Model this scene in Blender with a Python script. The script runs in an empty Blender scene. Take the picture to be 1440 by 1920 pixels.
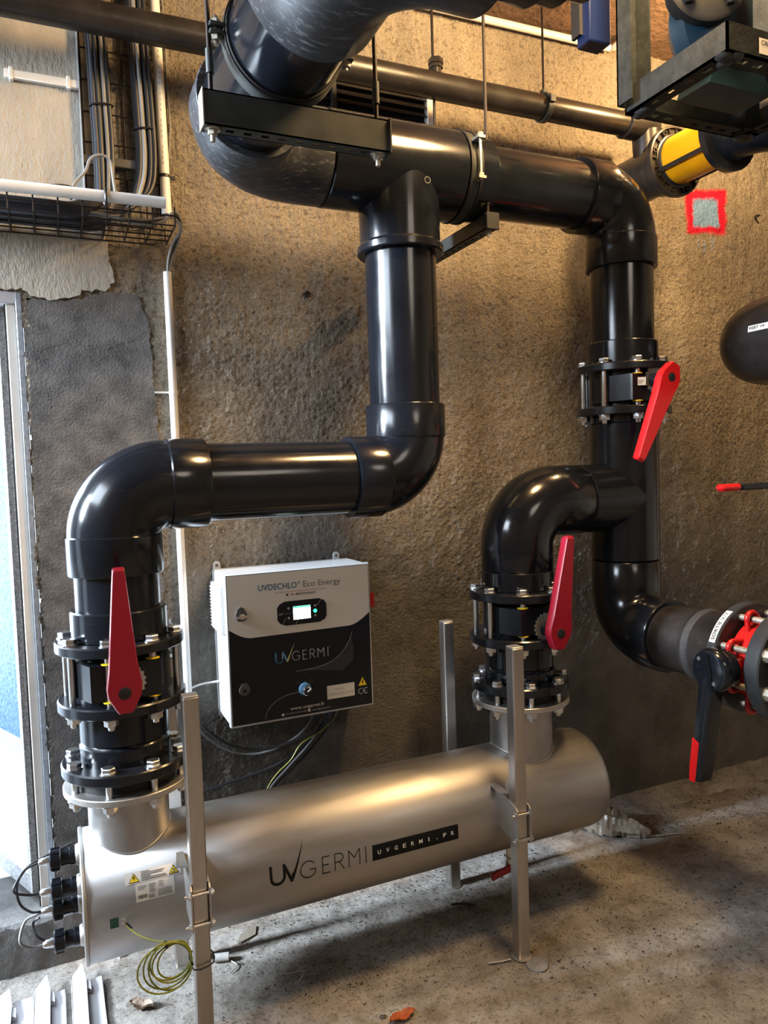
import bpy, math, random
import numpy as np
from mathutils import Vector, Matrix

random.seed(7)
rng = np.random.default_rng(11)
scene = bpy.context.scene
COL = scene.collection
pi = math.pi

# ------------------------------------------------------------------ camera
cam_d = bpy.data.cameras.new('camera')
cam_d.sensor_fit = 'VERTICAL'
cam_d.sensor_height = 36.0
cam_d.lens = 1400.0 / 1920.0 * 36.0
cam_d.clip_start = 0.02
cam = bpy.data.objects.new('camera', cam_d)
COL.objects.link(cam)
yaw, pitch, roll = math.radians(23.958), math.radians(3.1994), math.radians(-1.886)
fw = Vector((math.sin(yaw) * math.cos(pitch), math.cos(yaw) * math.cos(pitch), -math.sin(pitch)))
rt = Vector((math.cos(yaw), -math.sin(yaw), 0.0))
up = rt.cross(fw)
r2 = rt * math.cos(roll) + up * math.sin(roll)
u2 = up * math.cos(roll) - rt * math.sin(roll)
m3 = Matrix((r2, u2, -fw)).transposed()
cam.matrix_world = Matrix.Translation((0, 0, 1.564)) @ m3.to_4x4()
scene.camera = cam

# ------------------------------------------------------------------ world, daylight, exposure
world = bpy.data.worlds.new('sky')
scene.world = world
world.use_nodes = True
bg = world.node_tree.nodes['Background']
bg.inputs['Color'].default_value = (0.70, 0.84, 1.0, 1)
bg.inputs['Strength'].default_value = 2.2


def area(name, loc, target, sx, sy, energy, color, spread=180.0):
    d = bpy.data.lights.new(name, 'AREA')
    d.shape = 'RECTANGLE'
    d.size, d.size_y = sx, sy
    d.energy = energy
    d.color = color
    d.spread = math.radians(spread)
    o = bpy.data.objects.new(name, d)
    COL.objects.link(o)
    o.location = loc
    o.rotation_euler = (Vector(target) - Vector(loc)).to_track_quat('-Z', 'Y').to_euler()
    return o


# daylight through the tall opening in the left wall and through the open door in the back wall
area('daylight_side', (-5.2, 2.55, 3.5), (0.6, 2.22, 0.9), 0.6, 1.6, 580, (0.76, 0.87, 1.0), 120)
area('daylight_door', (-0.62, 3.25, 1.5), (-0.35, 2.0, 1.0), 0.9, 1.7, 30, (0.74, 0.87, 1.0), 150)
area('daylight_high', (-2.1, 1.35, 3.05), (0.6, 1.5, 2.2), 1.5, 0.9, 48, (0.78, 0.88, 1.0), 140)
scene.view_settings.view_transform = 'Standard'
scene.view_settings.look = 'None'
scene.view_settings.gamma = 1.0
scene.view_settings.use_curve_mapping = False
scene.view_settings.exposure = 0.42
scene.cycles.max_bounces = 7
scene.cycles.diffuse_bounces = 3
scene.cycles.glossy_bounces = 3
scene.cycles.transmission_bounces = 5
scene.cycles.caustics_reflective = False
scene.cycles.caustics_refractive = False

# ------------------------------------------------------------------ materials
MATS = {}


def mat(name, col, rough=0.5, metal=0.0, var=0.0, vscale=6.0, bump=0.0, bscale=60.0, bdist=0.004, coat=0.0,
        emit=None, estr=0.0, trans=0.0, ior=1.45, col2=None, sth=0.60, scratch=0.0, sscale=(6, 6, 6), rvar=0.0, stretch=None, alpha=1.0, spec=0.5):
    m = bpy.data.materials.new(name)
    m.use_nodes = True
    nt = m.node_tree
    N, L = nt.nodes, nt.links
    b = N['Principled BSDF']
    b.inputs['Base Color'].default_value = (*col, 1)
    b.inputs['Roughness'].default_value = rough
    b.inputs['Metallic'].default_value = metal
    b.inputs['IOR'].default_value = ior
    b.inputs['Specular IOR Level'].default_value = spec
    if coat:
        b.inputs['Coat Weight'].default_value = coat
        b.inputs['Coat Roughness'].default_value = 0.08
    if trans:
        b.inputs['Transmission Weight'].default_value = trans
    if alpha < 1:
        b.inputs['Alpha'].default_value = alpha
    if emit:
        b.inputs['Emission Color'].default_value = (*emit, 1)
        b.inputs['Emission Strength'].default_value = estr
    tc = N.new('ShaderNodeTexCoord')
    src = tc.outputs['Object']
    if stretch:
        mp = N.new('ShaderNodeMapping')
        mp.inputs['Scale'].default_value = stretch
        L.new(src, mp.inputs['Vector'])
        src = mp.outputs['Vector']
    csock = None
    if var or col2:
        n = N.new('ShaderNodeTexNoise')
        n.inputs['Scale'].default_value = vscale
        n.inputs['Detail'].default_value = 6
        n.inputs['Roughness'].default_value = 0.62
        L.new(src, n.inputs['Vector'])
        r = N.new('ShaderNodeValToRGB')
        r.color_ramp.elements[0].position = 0.32
        r.color_ramp.elements[1].position = 0.68
        c0 = tuple(max(0, c * (1 - var)) for c in col)
        c1 = col2 if col2 else tuple(min(1, c * (1 + var)) for c in col)
        r.color_ramp.elements[0].color = (*c0, 1)
        r.color_ramp.elements[1].color = (*c1, 1)
        L.new(n.outputs['Fac'], r.inputs['Fac'])
        csock = r.outputs['Color']
        L.new(csock, b.inputs['Base Color'])
    if scratch:
        mp = N.new('ShaderNodeMapping')
        mp.inputs['Scale'].default_value = sscale
        mp.inputs['Rotation'].default_value = (0.5, 0.3, 0.9)
        L.new(tc.outputs['Object'], mp.inputs['Vector'])
        n = N.new('ShaderNodeTexNoise')
        n.inputs['Scale'].default_value = 5.0
        n.inputs['Detail'].default_value = 8
        n.inputs['Roughness'].default_value = 0.72
        L.new(mp.outputs['Vector'], n.inputs['Vector'])
        r = N.new('ShaderNodeValToRGB')
        r.color_ramp.elements[0].position = sth
        r.color_ramp.elements[1].position = sth + 0.16
        r.color_ramp.elements[0].color = (0, 0, 0, 1)
        r.color_ramp.elements[1].color = (scratch, scratch, scratch, 1)
        L.new(n.outputs['Fac'], r.inputs['Fac'])
        mx = N.new('ShaderNodeMix')
        mx.data_type = 'RGBA'
        L.new(r.outputs['Color'], mx.inputs[0])
        if csock:
            L.new(csock, mx.inputs[6])
        else:
            mx.inputs[6].default_value = (*col, 1)
        mx.inputs[7].default_value = (0.30, 0.31, 0.33, 1)
        L.new(mx.outputs[2], b.inputs['Base Color'])
    if rvar:
        n = N.new('ShaderNodeTexNoise')
        n.inputs['Scale'].default_value = 9.0
        n.inputs['Detail'].default_value = 5
        L.new(src, n.inputs['Vector'])
        mr = N.new('ShaderNodeMapRange')
        mr.inputs['From Min'].default_value = 0.3
        mr.inputs['From Max'].default_value = 0.7
        mr.inputs['To Min'].default_value = max(0.02, rough - rvar)
        mr.inputs['To Max'].default_value = min(1, rough + rvar)
        L.new(n.outputs['Fac'], mr.inputs['Value'])
        L.new(mr.outputs['Result'], b.inputs['Roughness'])
    if bump:
        n = N.new('ShaderNodeTexNoise')
        n.inputs['Scale'].default_value = bscale
        n.inputs['Detail'].default_value = 6
        n.inputs['Roughness'].default_value = 0.6
        L.new(src, n.inputs['Vector'])
        bp = N.new('ShaderNodeBump')
        bp.inputs['Strength'].default_value = bump
        bp.inputs['Distance'].default_value = bdist
        L.new(n.outputs['Fac'], bp.inputs['Height'])
        L.new(bp.outputs['Normal'], b.inputs['Normal'])
    MATS[name] = m
    return m


mat('pvc', (0.006, 0.0075, 0.011), 0.17, var=0.25, vscale=4, scratch=0.04, sscale=(3, 3, 26), rvar=0.05)
mat('pvc_worn', (0.030, 0.033, 0.038), 0.36, var=0.3, vscale=5, sth=0.53, scratch=0.45, sscale=(5, 22, 14), rvar=0.10)
mat('pvc_dusty', (0.019, 0.016, 0.015), 0.34, var=0.4, vscale=8, scratch=0.2, sscale=(7, 7, 7), rvar=0.08)
mat('pvc_flange', (0.008, 0.0095, 0.013), 0.22, var=0.2, vscale=10, rvar=0.06)
mat('flange_old', (0.024, 0.026, 0.028), 0.42, var=0.3, vscale=12, scratch=0.25, sscale=(6, 6, 6), bump=0.15, bscale=90)
mat('rubber', (0.008, 0.008, 0.009), 0.6, bump=0.1)
mat('cable_black', (0.012, 0.012, 0.014), 0.45)
mat('cable_grey', (0.20, 0.20, 0.20), 0.5, var=0.15)
mat('cable_dark', (0.018, 0.021, 0.030), 0.5, var=0.3, vscale=20)
mat('steel', (0.42, 0.41, 0.40), 0.44, 1.0, var=0.10, vscale=3.0, rvar=0.06, stretch=(0.5, 3, 3))
mat('steel_post', (0.50, 0.47, 0.44), 0.36, 1.0, var=0.12, vscale=6, rvar=0.05, stretch=(4, 4, 0.4))
mat('steel_dull', (0.50, 0.49, 0.47), 0.5, 1.0, var=0.12, vscale=8)
mat('zinc', (0.66, 0.67, 0.68), 0.28, 1.0, var=0.12, vscale=40)
mat('zinc_dirty', (0.50, 0.47, 0.40), 0.45, 0.8, var=0.3, vscale=60)
mat('red_shaded', (0.26, 0.004, 0.018), 0.36, coat=0.2, bump=0.03, bscale=300)  # darker copy of the lever red, shade put into the colour
mat('red_bright', (0.60, 0.006, 0.008), 0.30, coat=0.3)  # lit copy of the lever red, also on grips and switch knob
mat('red_valve', (0.46, 0.009, 0.008), 0.35, var=0.2, vscale=15, coat=0.2)
mat('yellow', (0.85, 0.62, 0.02), 0.4)
mat('white_box', (0.52, 0.53, 0.54), 0.34, var=0.03, bump=0.02, bscale=400)
mat('white_pvc', (0.74, 0.73, 0.70), 0.38, var=0.06, vscale=12)
mat('white_steel', (0.52, 0.51, 0.53), 0.4, var=0.05, vscale=6)
mat('film_cream', (0.80, 0.78, 0.73), 0.38)
mat('film_dark', (0.008, 0.010, 0.016), 0.40, spec=0.3)
mat('film_mid', (0.030, 0.032, 0.038), 0.32)
mat('ink_white', (0.72, 0.74, 0.74), 0.5)
mat('ink_black', (0.006, 0.006, 0.007), 0.55, spec=0.2)
mat('ink_grey', (0.14, 0.15, 0.17), 0.5)
mat('ink_faint', (0.42, 0.42, 0.42), 0.5)
mat('ink_blue', (0.045, 0.16, 0.30), 0.5)
mat('ink_lightblue', (0.16, 0.38, 0.62), 0.45)
mat('ink_gold', (0.80, 0.74, 0.30), 0.45)
mat('ink_red', (0.45, 0.10, 0.09), 0.5)
mat('ink_green', (0.010, 0.085, 0.060), 0.5)
mat('label_white', (0.70, 0.68, 0.63), 0.45, var=0.04)
mat('screen', (0.5, 0.6, 0.55), 0.2, emit=(0.80, 1.0, 0.92), estr=4.0)
mat('screen_bar', (0.1, 0.3, 0.22), 0.2, emit=(0.15, 0.75, 0.50), estr=1.0)
mat('led_green', (0.0, 0.3, 0.1), 0.2, emit=(0.02, 1.0, 0.35), estr=6.0)
mat('chrome', (0.75, 0.75, 0.75), 0.15, 1.0)
mat('grey_plastic', (0.10, 0.10, 0.10), 0.4)
mat('grey_light', (0.45, 0.46, 0.47), 0.4)
mat('strut', (0.040, 0.044, 0.042), 0.48, 0.3, var=0.3, vscale=14, rvar=0.08)
mat('frame_steel', (0.016, 0.019, 0.020), 0.55, 0.0, spec=0.25, var=0.45, vscale=16, bump=0.5, bscale=45, bdist=0.006)
mat('weld', (0.045, 0.043, 0.042), 0.6, 0.3, bump=0.8, bscale=70)
mat('rod', (0.024, 0.017, 0.014), 0.5, 0.6, bump=0.4, bscale=300, bdist=0.001)
mat('blue_paint', (0.0015, 0.009, 0.050), 0.36, var=0.15)
mat('pump_blue', (0.007, 0.028, 0.048), 0.42, var=0.35, vscale=9, bump=0.15, bscale=30)
mat('pump_dark', (0.014, 0.015, 0.017), 0.5, var=0.3, vscale=10, bump=0.2, bscale=60)
mat('amber', (0.95, 0.40, 0.006), 0.28, trans=0.35, var=0.08, vscale=5)
mat('yg_yellow', (0.40, 0.36, 0.04), 0.45, var=0.25, vscale=40, col2=(0.15, 0.21, 0.03))
mat('leaf_dry', (0.30, 0.22, 0.16), 0.7, var=0.35, vscale=30, bump=0.5, bscale=80)
mat('leaf_orange', (0.42, 0.10, 0.03), 0.6, var=0.35, vscale=30, bump=0.4, bscale=80)
mat('plastic_bag', (0.44, 0.39, 0.31), 0.20, trans=0.45, var=0.1, bump=0.35, bscale=26, bdist=0.01)
mat('debris_dark', (0.030, 0.026, 0.022), 0.9)
mat('debris_white', (0.38, 0.37, 0.35), 0.6, var=0.15, vscale=30)
mat('kerb', (0.17, 0.165, 0.16), 0.9, var=0.35, vscale=9, bump=0.7, bscale=60, bdist=0.008)
mat('plaster', (0.46, 0.42, 0.35), 0.92, var=0.22, vscale=3.0, bump=1.0, bscale=55, bdist=0.010, stretch=(1.6, 1, 0.7))
mat('mortar_dark', (0.155, 0.145, 0.135), 0.92, var=0.45, vscale=14.0, bump=1.0, bscale=130, bdist=0.010)
mat('ceiling', (0.16, 0.095, 0.06), 0.95, var=0.35, vscale=5, bump=0.8, bscale=30, bdist=0.02)
mat('room_wall', (0.34, 0.30, 0.25), 0.95, var=0.2, vscale=2)
mat('room_floor', (0.36, 0.34, 0.31), 0.9, var=0.25, vscale=3, bump=0.3, bscale=40)
mat('door_frame', (0.72, 0.68, 0.62), 0.45, var=0.08, vscale=5)
mat('galv', (0.42, 0.48, 0.56), 0.42, 0.6, var=0.25, vscale=60)
mat('door_glass', (0.07, 0.22, 0.46), 0.35, var=0.35, vscale=90, col2=(0.24, 0.44, 0.66), bump=0.6, bscale=70, bdist=0.01, spec=0.12)
mat('door_stile', (0.62, 0.63, 0.65), 0.5, var=0.5, vscale=120, bump=0.5, bscale=120)
mat('door_panel', (0.86, 0.85, 0.85), 0.5, var=0.04)
mat('yard', (0.70, 0.74, 0.78), 0.9, var=0.15, vscale=5, bump=0.4, bscale=40)
mat('lamp_glass', (1.0, 0.8, 0.5), 0.3, emit=(1.0, 0.55, 0.18), estr=6.0)


def wall_material():
    m = bpy.data.materials.new('render_wall')
    m.use_nodes = True
    nt = m.node_tree
    N, L = nt.nodes, nt.links
    b = N['Principled BSDF']
    b.inputs['Roughness'].default_value = 0.93
    b.inputs['Specular IOR Level'].default_value = 0.25
    tc = N.new('ShaderNodeTexCoord')
    O = tc.outputs['Object']

    def noise(scale, detail, sc=(1, 1, 1), rough=0.6):
        mp = N.new('ShaderNodeMapping')
        mp.inputs['Scale'].default_value = sc
        L.new(O, mp.inputs['Vector'])
        n = N.new('ShaderNodeTexNoise')
        n.inputs['Scale'].default_value = scale
        n.inputs['Detail'].default_value = detail
        n.inputs['Roughness'].default_value = rough
        L.new(mp.outputs['Vector'], n.inputs['Vector'])
        return n.outputs['Fac']

    def ramp(s, p0, p1, c0, c1):
        r = N.new('ShaderNodeValToRGB')
        e = r.color_ramp.elements
        e[0].position, e[1].position = p0, p1
        e[0].color, e[1].color = (*c0, 1), (*c1, 1)
        L.new(s, r.inputs['Fac'])
        return r.outputs['Color']

    def mixc(f, a, c, mode='MIX'):
        x = N.new('ShaderNodeMix')
        x.data_type = 'RGBA'
        x.blend_type = mode
        if isinstance(f, float):
            x.inputs[0].default_value = f
        else:
            L.new(f, x.inputs[0])
        for i, s in ((6, a), (7, c)):
            if isinstance(s, tuple):
                x.inputs[i].default_value = (*s, 1)
            else:
                L.new(s, x.inputs[i])
        return x.outputs[2]

    def mth(op, a, c=0.0, d=None):
        x = N.new('ShaderNodeMath')
        x.operation = op
        for i, s in ((0, a), (1, c), (2, d)):
            if s is None:
                continue
            if isinstance(s, (float, int)):
                x.inputs[i].default_value = s
            else:
                L.new(s, x.inputs[i])
        return x.outputs[0]

    base = ramp(noise(1.7, 6), 0.30, 0.72, (0.27, 0.235, 0.19), (0.43, 0.37, 0.285))
    streak = ramp(noise(3.0, 5, (1, 1, 0.12)), 0.42, 0.75, (1, 1, 1), (0.50, 0.45, 0.40))
    c = mixc(0.85, base, streak, 'MULTIPLY')
    pit_shade = ramp(noise(55, 5), 0.30, 0.47, (0.34, 0.30, 0.26), (1, 1, 1))  # shade of the pitting put into the colour to strengthen relief
    c = mixc(0.8, c, pit_shade, 'MULTIPLY')
    grit = ramp(noise(150, 3), 0.3, 0.7, (0.66, 0.66, 0.66), (1.2, 1.2, 1.2))
    c = mixc(1.0, c, grit, 'MULTIPLY')
    sep = N.new('ShaderNodeSeparateXYZ')
    L.new(O, sep.inputs[0])
    X, Z = sep.outputs['X'], sep.outputs['Z']
    # greyer, darker tone low down on the wall, with a ragged edge
    wob = mth('SUBTRACT', noise(1.6, 6), 0.5)
    zz = mth('ADD', Z, mth('MULTIPLY', wob, 0.9))
    sk = N.new('ShaderNodeMapRange')
    sk.inputs['From Min'].default_value = 1.55
    sk.inputs['From Max'].default_value = 1.15
    L.new(mth('ADD', zz, mth('MULTIPLY', mth('MAXIMUM', mth('SUBTRACT', X, 0.9), 0.0), 0.10)), sk.inputs['Value'])
    low_grey = ramp(noise(5, 7), 0.3, 0.72, (0.095, 0.088, 0.078), (0.205, 0.190, 0.168))
    c = mixc(sk.outputs['Result'], c, low_grey)
    # sprayed paint mark: red square with a light blue middle
    nx = mth('MULTIPLY', mth('SUBTRACT', noise(14, 4), 0.5), 0.05)

    def square(cx, cz, hw, hh, soft):
        zs = mth('SUBTRACT', mth('SUBTRACT', Z, cz), mth('MULTIPLY', mth('SUBTRACT', X, cx), 0.10))
        dx = mth('SUBTRACT', mth('ABSOLUTE', mth('SUBTRACT', X, cx)), hw)
        dz = mth('SUBTRACT', mth('ABSOLUTE', zs), hh)
        d = mth('ADD', mth('MAXIMUM', dx, dz), nx)
        mr = N.new('ShaderNodeMapRange')
        mr.inputs['From Min'].default_value = soft
        mr.inputs['From Max'].default_value = -soft
        L.new(d, mr.inputs['Value'])
        return mr.outputs['Result']
    c = mixc(square(2.882, 2.728, 0.128, 0.102, 0.010), c, (0.62, 0.010, 0.045))
    c = mixc(square(2.880, 2.722, 0.082, 0.064, 0.008), c, (0.20, 0.36, 0.66))
    for dx, ln in ((2.83, 0.035), (2.865, 0.055), (2.92, 0.05)):
        c = mixc(mth('MULTIPLY', square(dx, 2.60 - ln / 2 + (dx - 2.88) * 0.1, 0.004, ln / 2, 0.004), 0.8), c, (0.235, 0.30, 0.42))
    L.new(c, b.inputs['Base Color'])
    h = mth('ADD', mth('MULTIPLY', noise(95, 5), 1.0), mth('MULTIPLY', noise(60, 3, (1, 1, 0.10)), 0.7))
    bp = N.new('ShaderNodeBump')
    bp.inputs['Strength'].default_value = 1.0
    bp.inputs['Distance'].default_value = 0.012
    L.new(h, bp.inputs['Height'])
    L.new(bp.outputs['Normal'], b.inputs['Normal'])
    MATS['render_wall'] = m


def floor_material():
    m = bpy.data.materials.new('cement_floor')
    m.use_nodes = True
    nt = m.node_tree
    N, L = nt.nodes, nt.links
    b = N['Principled BSDF']
    b.inputs['Roughness'].default_value = 0.85
    b.inputs['Specular IOR Level'].default_value = 0.3
    tc = N.new('ShaderNodeTexCoord')

    def noise(scale, detail, rough=0.6):
        n = N.new('ShaderNodeTexNoise')
        n.inputs['Scale'].default_value = scale
        n.inputs['Detail'].default_value = detail
        n.inputs['Roughness'].default_value = rough
        L.new(tc.outputs['Object'], n.inputs['Vector'])
        return n.outputs['Fac']

    def ramp(s, p0, p1, c0, c1):
        r = N.new('ShaderNodeValToRGB')
        e = r.color_ramp.elements
        e[0].position, e[1].position = p0, p1
        e[0].color, e[1].color = (*c0, 1), (*c1, 1)
        L.new(s, r.inputs['Fac'])
        return r.outputs['Color']

    def mult(f, a, c):
        x = N.new('ShaderNodeMix')
        x.data_type = 'RGBA'
        x.blend_type = 'MULTIPLY'
        x.inputs[0].default_value = f
        L.new(a, x.inputs[6])
        L.new(c, x.inputs[7])
        return x.outputs[2]
    c = ramp(noise(1.8, 7), 0.32, 0.70, (0.17, 0.15, 0.125), (0.44, 0.42, 0.39))
    c = mult(0.85, c, ramp(noise(9, 7, 0.7), 0.34, 0.55, (0.50, 0.46, 0.42), (1, 1, 1)))
    c = mult(0.85, c, ramp(noise(75, 5, 0.7), 0.34, 0.46, (0.30, 0.27, 0.24), (1, 1, 1)))
    c = mult(0.7, c, ramp(noise(210, 3), 0.30, 0.62, (0.55, 0.53, 0.50), (1.1, 1.1, 1.1)))
    L.new(c, b.inputs['Base Color'])
    bp = N.new('ShaderNodeBump')
    bp.inputs['Strength'].default_value = 0.5
    bp.inputs['Distance'].default_value = 0.005
    L.new(noise(60, 6), bp.inputs['Height'])
    L.new(bp.outputs['Normal'], b.inputs['Normal'])
    MATS['cement_floor'] = m


wall_material()
floor_material()

# ------------------------------------------------------------------ mesh helpers
WL = {}          # world position of every object made here


def vadd(a, b): return (a[0] + b[0], a[1] + b[1], a[2] + b[2])


def frame(d):
    d = Vector(d).normalized()
    a = Vector((0, 0, 1)) if abs(d.z) < 0.9 else Vector((1, 0, 0))
    u = a.cross(d).normalized()
    return d, u, d.cross(u)


class MB:
    def __init__(self):
        self.v, self.f = [], []

    def add(self, vs, fs):
        n = len(self.v)
        self.v += [tuple(p) for p in vs]
        self.f += [tuple(i + n for i in f) for f in fs]
        return self

    def box(self, lo, hi):
        x0, y0, z0 = lo
        x1, y1, z1 = hi
        return self.add([(x0, y0, z0), (x1, y0, z0), (x1, y1, z0), (x0, y1, z0), (x0, y0, z1), (x1, y0, z1), (x1, y1, z1), (x0, y1, z1)],
                        [(0, 3, 2, 1), (4, 5, 6, 7), (0, 1, 5, 4), (1, 2, 6, 5), (2, 3, 7, 6), (3, 0, 4, 7)])

    def obox(self, c, ax, half):
        c = Vector(c)
        a = [Vector(q).normalized() * h for q, h in zip(ax, half)]
        vs = [c + a[0] * i + a[1] * j + a[2] * k for k in (-1, 1) for j in (-1, 1) for i in (-1, 1)]
        return self.add(vs, [(0, 2, 3, 1), (4, 5, 7, 6), (0, 1, 5, 4), (1, 3, 7, 5), (3, 2, 6, 7), (2, 0, 4, 6)])

    def bbox(self, lo, hi, r=0.003):
        """box with chamfered edges"""
        x0, y0, z0 = lo
        x1, y1, z1 = hi
        r = min(r, (x1 - x0) / 2.01, (y1 - y0) / 2.01, (z1 - z0) / 2.01)
        pts, idx = [], {}
        for sx in (0, 1):
            for sy in (0, 1):
                for sz in (0, 1):
                    for k in range(3):
                        p = [(x0, x1)[sx], (y0, y1)[sy], (z0, z1)[sz]]
                        for j in range(3):
                            if j != k:
                                p[j] += r * (1 - 2 * (sx, sy, sz)[j])
                        idx[sx, sy, sz, k] = len(pts)
                        pts.append(tuple(p))
        F = []
        for k in range(3):
            a, b = [j for j in range(3) if j != k]
            for s in (0, 1):
                q = []
                for (i, j) in ((0, 0), (1, 0), (1, 1), (0, 1)):
                    t = [0, 0, 0]
                    t[k], t[a], t[b] = s, i, j
                    q.append(idx[t[0], t[1], t[2], k])
                F.append(q if (s == 1) == (k != 1) else q[::-1])
        for k in range(3):          # edges along axis k
            a, b = [j for j in range(3) if j != k]
            for i in (0, 1):
                for j in (0, 1):
                    def id_(tk, kk):
                        t = [0, 0, 0]
                        t[k], t[a], t[b] = tk, i, j
                        return idx[t[0], t[1], t[2], kk]
                    F.append([id_(0, a), id_(1, a), id_(1, b), id_(0, b)])
        for c in [(i, j, k) for i in (0, 1) for j in (0, 1) for k in (0, 1)]:
            F.append([idx[c[0], c[1], c[2], k] for k in range(3)])
        return self.add(pts, F)

    def lathe(self, p, d, prof, seg=40, cap0=True, cap1=True, ph=0.0):
        """prof: list of (t, r) along axis d from p"""
        d, u, w = frame(d)
        p = Vector(p)
        vs = []
        for t, r in prof:
            for i in range(seg):
                a = 2 * pi * i / seg + ph
                vs.append(p + d * t + (u * math.cos(a) + w * math.sin(a)) * r)
        fs = []
        for k in range(len(prof) - 1):
            for i in range(seg):
                j = (i + 1) % seg
                fs.append((k * seg + i, k * seg + j, (k + 1) * seg + j, (k + 1) * seg + i))
        if cap0:
            fs.append(tuple(range(seg))[::-1])
        if cap1:
            fs.append(tuple((len(prof) - 1) * seg + i for i in range(seg)))
        return self.add(vs, fs)

    def cyl(self, a, b, r, seg=24, ch=0.0, ph=0.0):
        d = Vector(b) - Vector(a)
        l = d.length
        if ch:
            return self.lathe(a, d, [(0, r - ch), (ch, r), (l - ch, r), (l, r - ch)], seg, ph=ph)
        return self.lathe(a, d, [(0, r), (l, r)], seg, ph=ph)

    def tube(self, pts, r, seg=10, closed=False, caps=True):
        P = [Vector(q) for q in pts]
        n = len(P)
        rs = r if isinstance(r, (list, tuple)) else [r] * n
        vs, fs = [], []
        prev = None
        for i in range(n):
            a = P[(i - 1) % n] if (i > 0 or closed) else P[i]
            b = P[(i + 1) % n] if (i < n - 1 or closed) else P[i]
            t = (b - a).normalized()
            if prev is None:
                _, u, w = frame(t)
            else:
                u = (prev - t * prev.dot(t))
                if u.length < 1e-6:
                    _, u, w = frame(t)
                u.normalize()
                w = t.cross(u)
            prev = u
            for k in range(seg):
                an = 2 * pi * k / seg
                vs.append(P[i] + (u * math.cos(an) + w * math.sin(an)) * rs[i])
        m = n if closed else n - 1
        for i in range(m):
            i2 = (i + 1) % n
            for k in range(seg):
                k2 = (k + 1) % seg
                fs.append((i * seg + k, i * seg + k2, i2 * seg + k2, i2 * seg + k))
        if caps and not closed:
            fs.append(tuple(range(seg))[::-1])
            fs.append(tuple((n - 1) * seg + k for k in range(seg)))
        return self.add(vs, fs)

    def prism(self, poly, o, u, w, d):
        """polygon (a,b) -> o + a*u + b*w, extruded by vector d"""
        o, u, w, d = Vector(o), Vector(u), Vector(w), Vector(d)
        n = len(poly)
        vs = [o + u * a + w * b for a, b in poly]
        vs += [p + d for p in vs]
        fs = [tuple(range(n))[::-1], tuple(range(n, 2 * n))]
        fs += [(i, (i + 1) % n, n + (i + 1) % n, n + i) for i in range(n)]
        return self.add(vs, fs)

    def flat(self, polys, fn):
        for poly in polys:
            n = len(self.v)
            self.v += [tuple(fn(a, b)) for a, b in poly]
            self.f.append(tuple(range(n, n + len(poly))))
        return self


def smooth_path(pts, k=6, closed=False):
    P = [Vector(p) for p in pts]
    n = len(P)
    out = []
    rngi = range(n) if closed else range(n - 1)
    for i in rngi:
        p0 = P[(i - 1) % n] if (closed or i > 0) else P[i]
        p1, p2 = P[i], P[(i + 1) % n]
        p3 = P[(i + 2) % n] if (closed or i < n - 2) else P[(i + 1) % n]
        for j in range(k):
            t = j / k
            out.append(0.5 * ((2 * p1) + (p2 - p0) * t + (2 * p0 - 5 * p1 + 4 * p2 - p3) * t * t + (3 * p1 - p0 - 3 * p2 + p3) * t ** 3))
    if not closed:
        out.append(P[-1])
    return out


def mesh_of(mb, name, material, ang=0.62):
    me = bpy.data.meshes.new(name)
    me.from_pydata(mb.v, [], mb.f)
    me.validate()
    me.update()
    me.materials.append(MATS[material])
    me.shade_smooth()
    me.set_sharp_from_angle(angle=ang)
    return me


def tag(o, label=None, cat=None, group=None, kind=None):
    if label:
        o['label'] = label
    if cat:
        o['category'] = cat
    if group:
        o['group'] = group
    if kind:
        o['kind'] = kind
    return o


def thing(name, label, cat, loc=(0, 0, 0), group=None):
    o = bpy.data.objects.new(name, None)
    o.empty_display_size = 0.05
    COL.objects.link(o)
    o.location = loc
    WL[o] = Vector(loc)
    return tag(o, label, cat, group)


def obj(name, mb, material, parent=None, label=None, cat=None, group=None, kind=None, ang=0.62, keep=False):
    """world-space geometry -> one mesh object (child of parent, or top level with its origin at its own base)"""
    w = Vector((0, 0, 0))
    if parent is None and not keep:
        a = np.array(mb.v)
        lo, hi = a.min(0), a.max(0)
        w = Vector((float(lo[0] + hi[0]) / 2, float(lo[1] + hi[1]) / 2, float(lo[2])))
        mb.v = [(p[0] - w.x, p[1] - w.y, p[2] - w.z) for p in mb.v]
    o = bpy.data.objects.new(name, mesh_of(mb, name, material, ang))
    COL.objects.link(o)
    if parent is not None:
        o.parent = parent
        o.location = -WL[parent]
        WL[o] = Vector((0, 0, 0))
    else:
        o.location = w
        WL[o] = w
    return tag(o, label, cat, group, kind)


def inst(name, me, parent, loc, rot=None):
    o = bpy.data.objects.new(name, me)
    COL.objects.link(o)
    o.parent = parent
    o.location = Vector(loc) - WL[parent]
    if rot:
        o.rotation_euler = rot
    WL[o] = Vector(loc)
    return o


def text_polys(s, bold=0.0):
    cu = bpy.data.curves.new('t', 'FONT')
    cu.body = s
    cu.size = 1
    cu.resolution_u = 3
    cu.offset = bold
    o = bpy.data.objects.new('t', cu)
    COL.objects.link(o)
    dg = bpy.context.evaluated_depsgraph_get()
    me = bpy.data.meshes.new_from_object(o.evaluated_get(dg))
    P = [tuple(v.co) for v in me.vertices]
    polys = [[(P[i][0], P[i][1]) for i in p.vertices] for p in me.polygons]
    bpy.data.objects.remove(o)
    bpy.data.curves.remove(cu)
    bpy.data.meshes.remove(me)
    return polys


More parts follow.
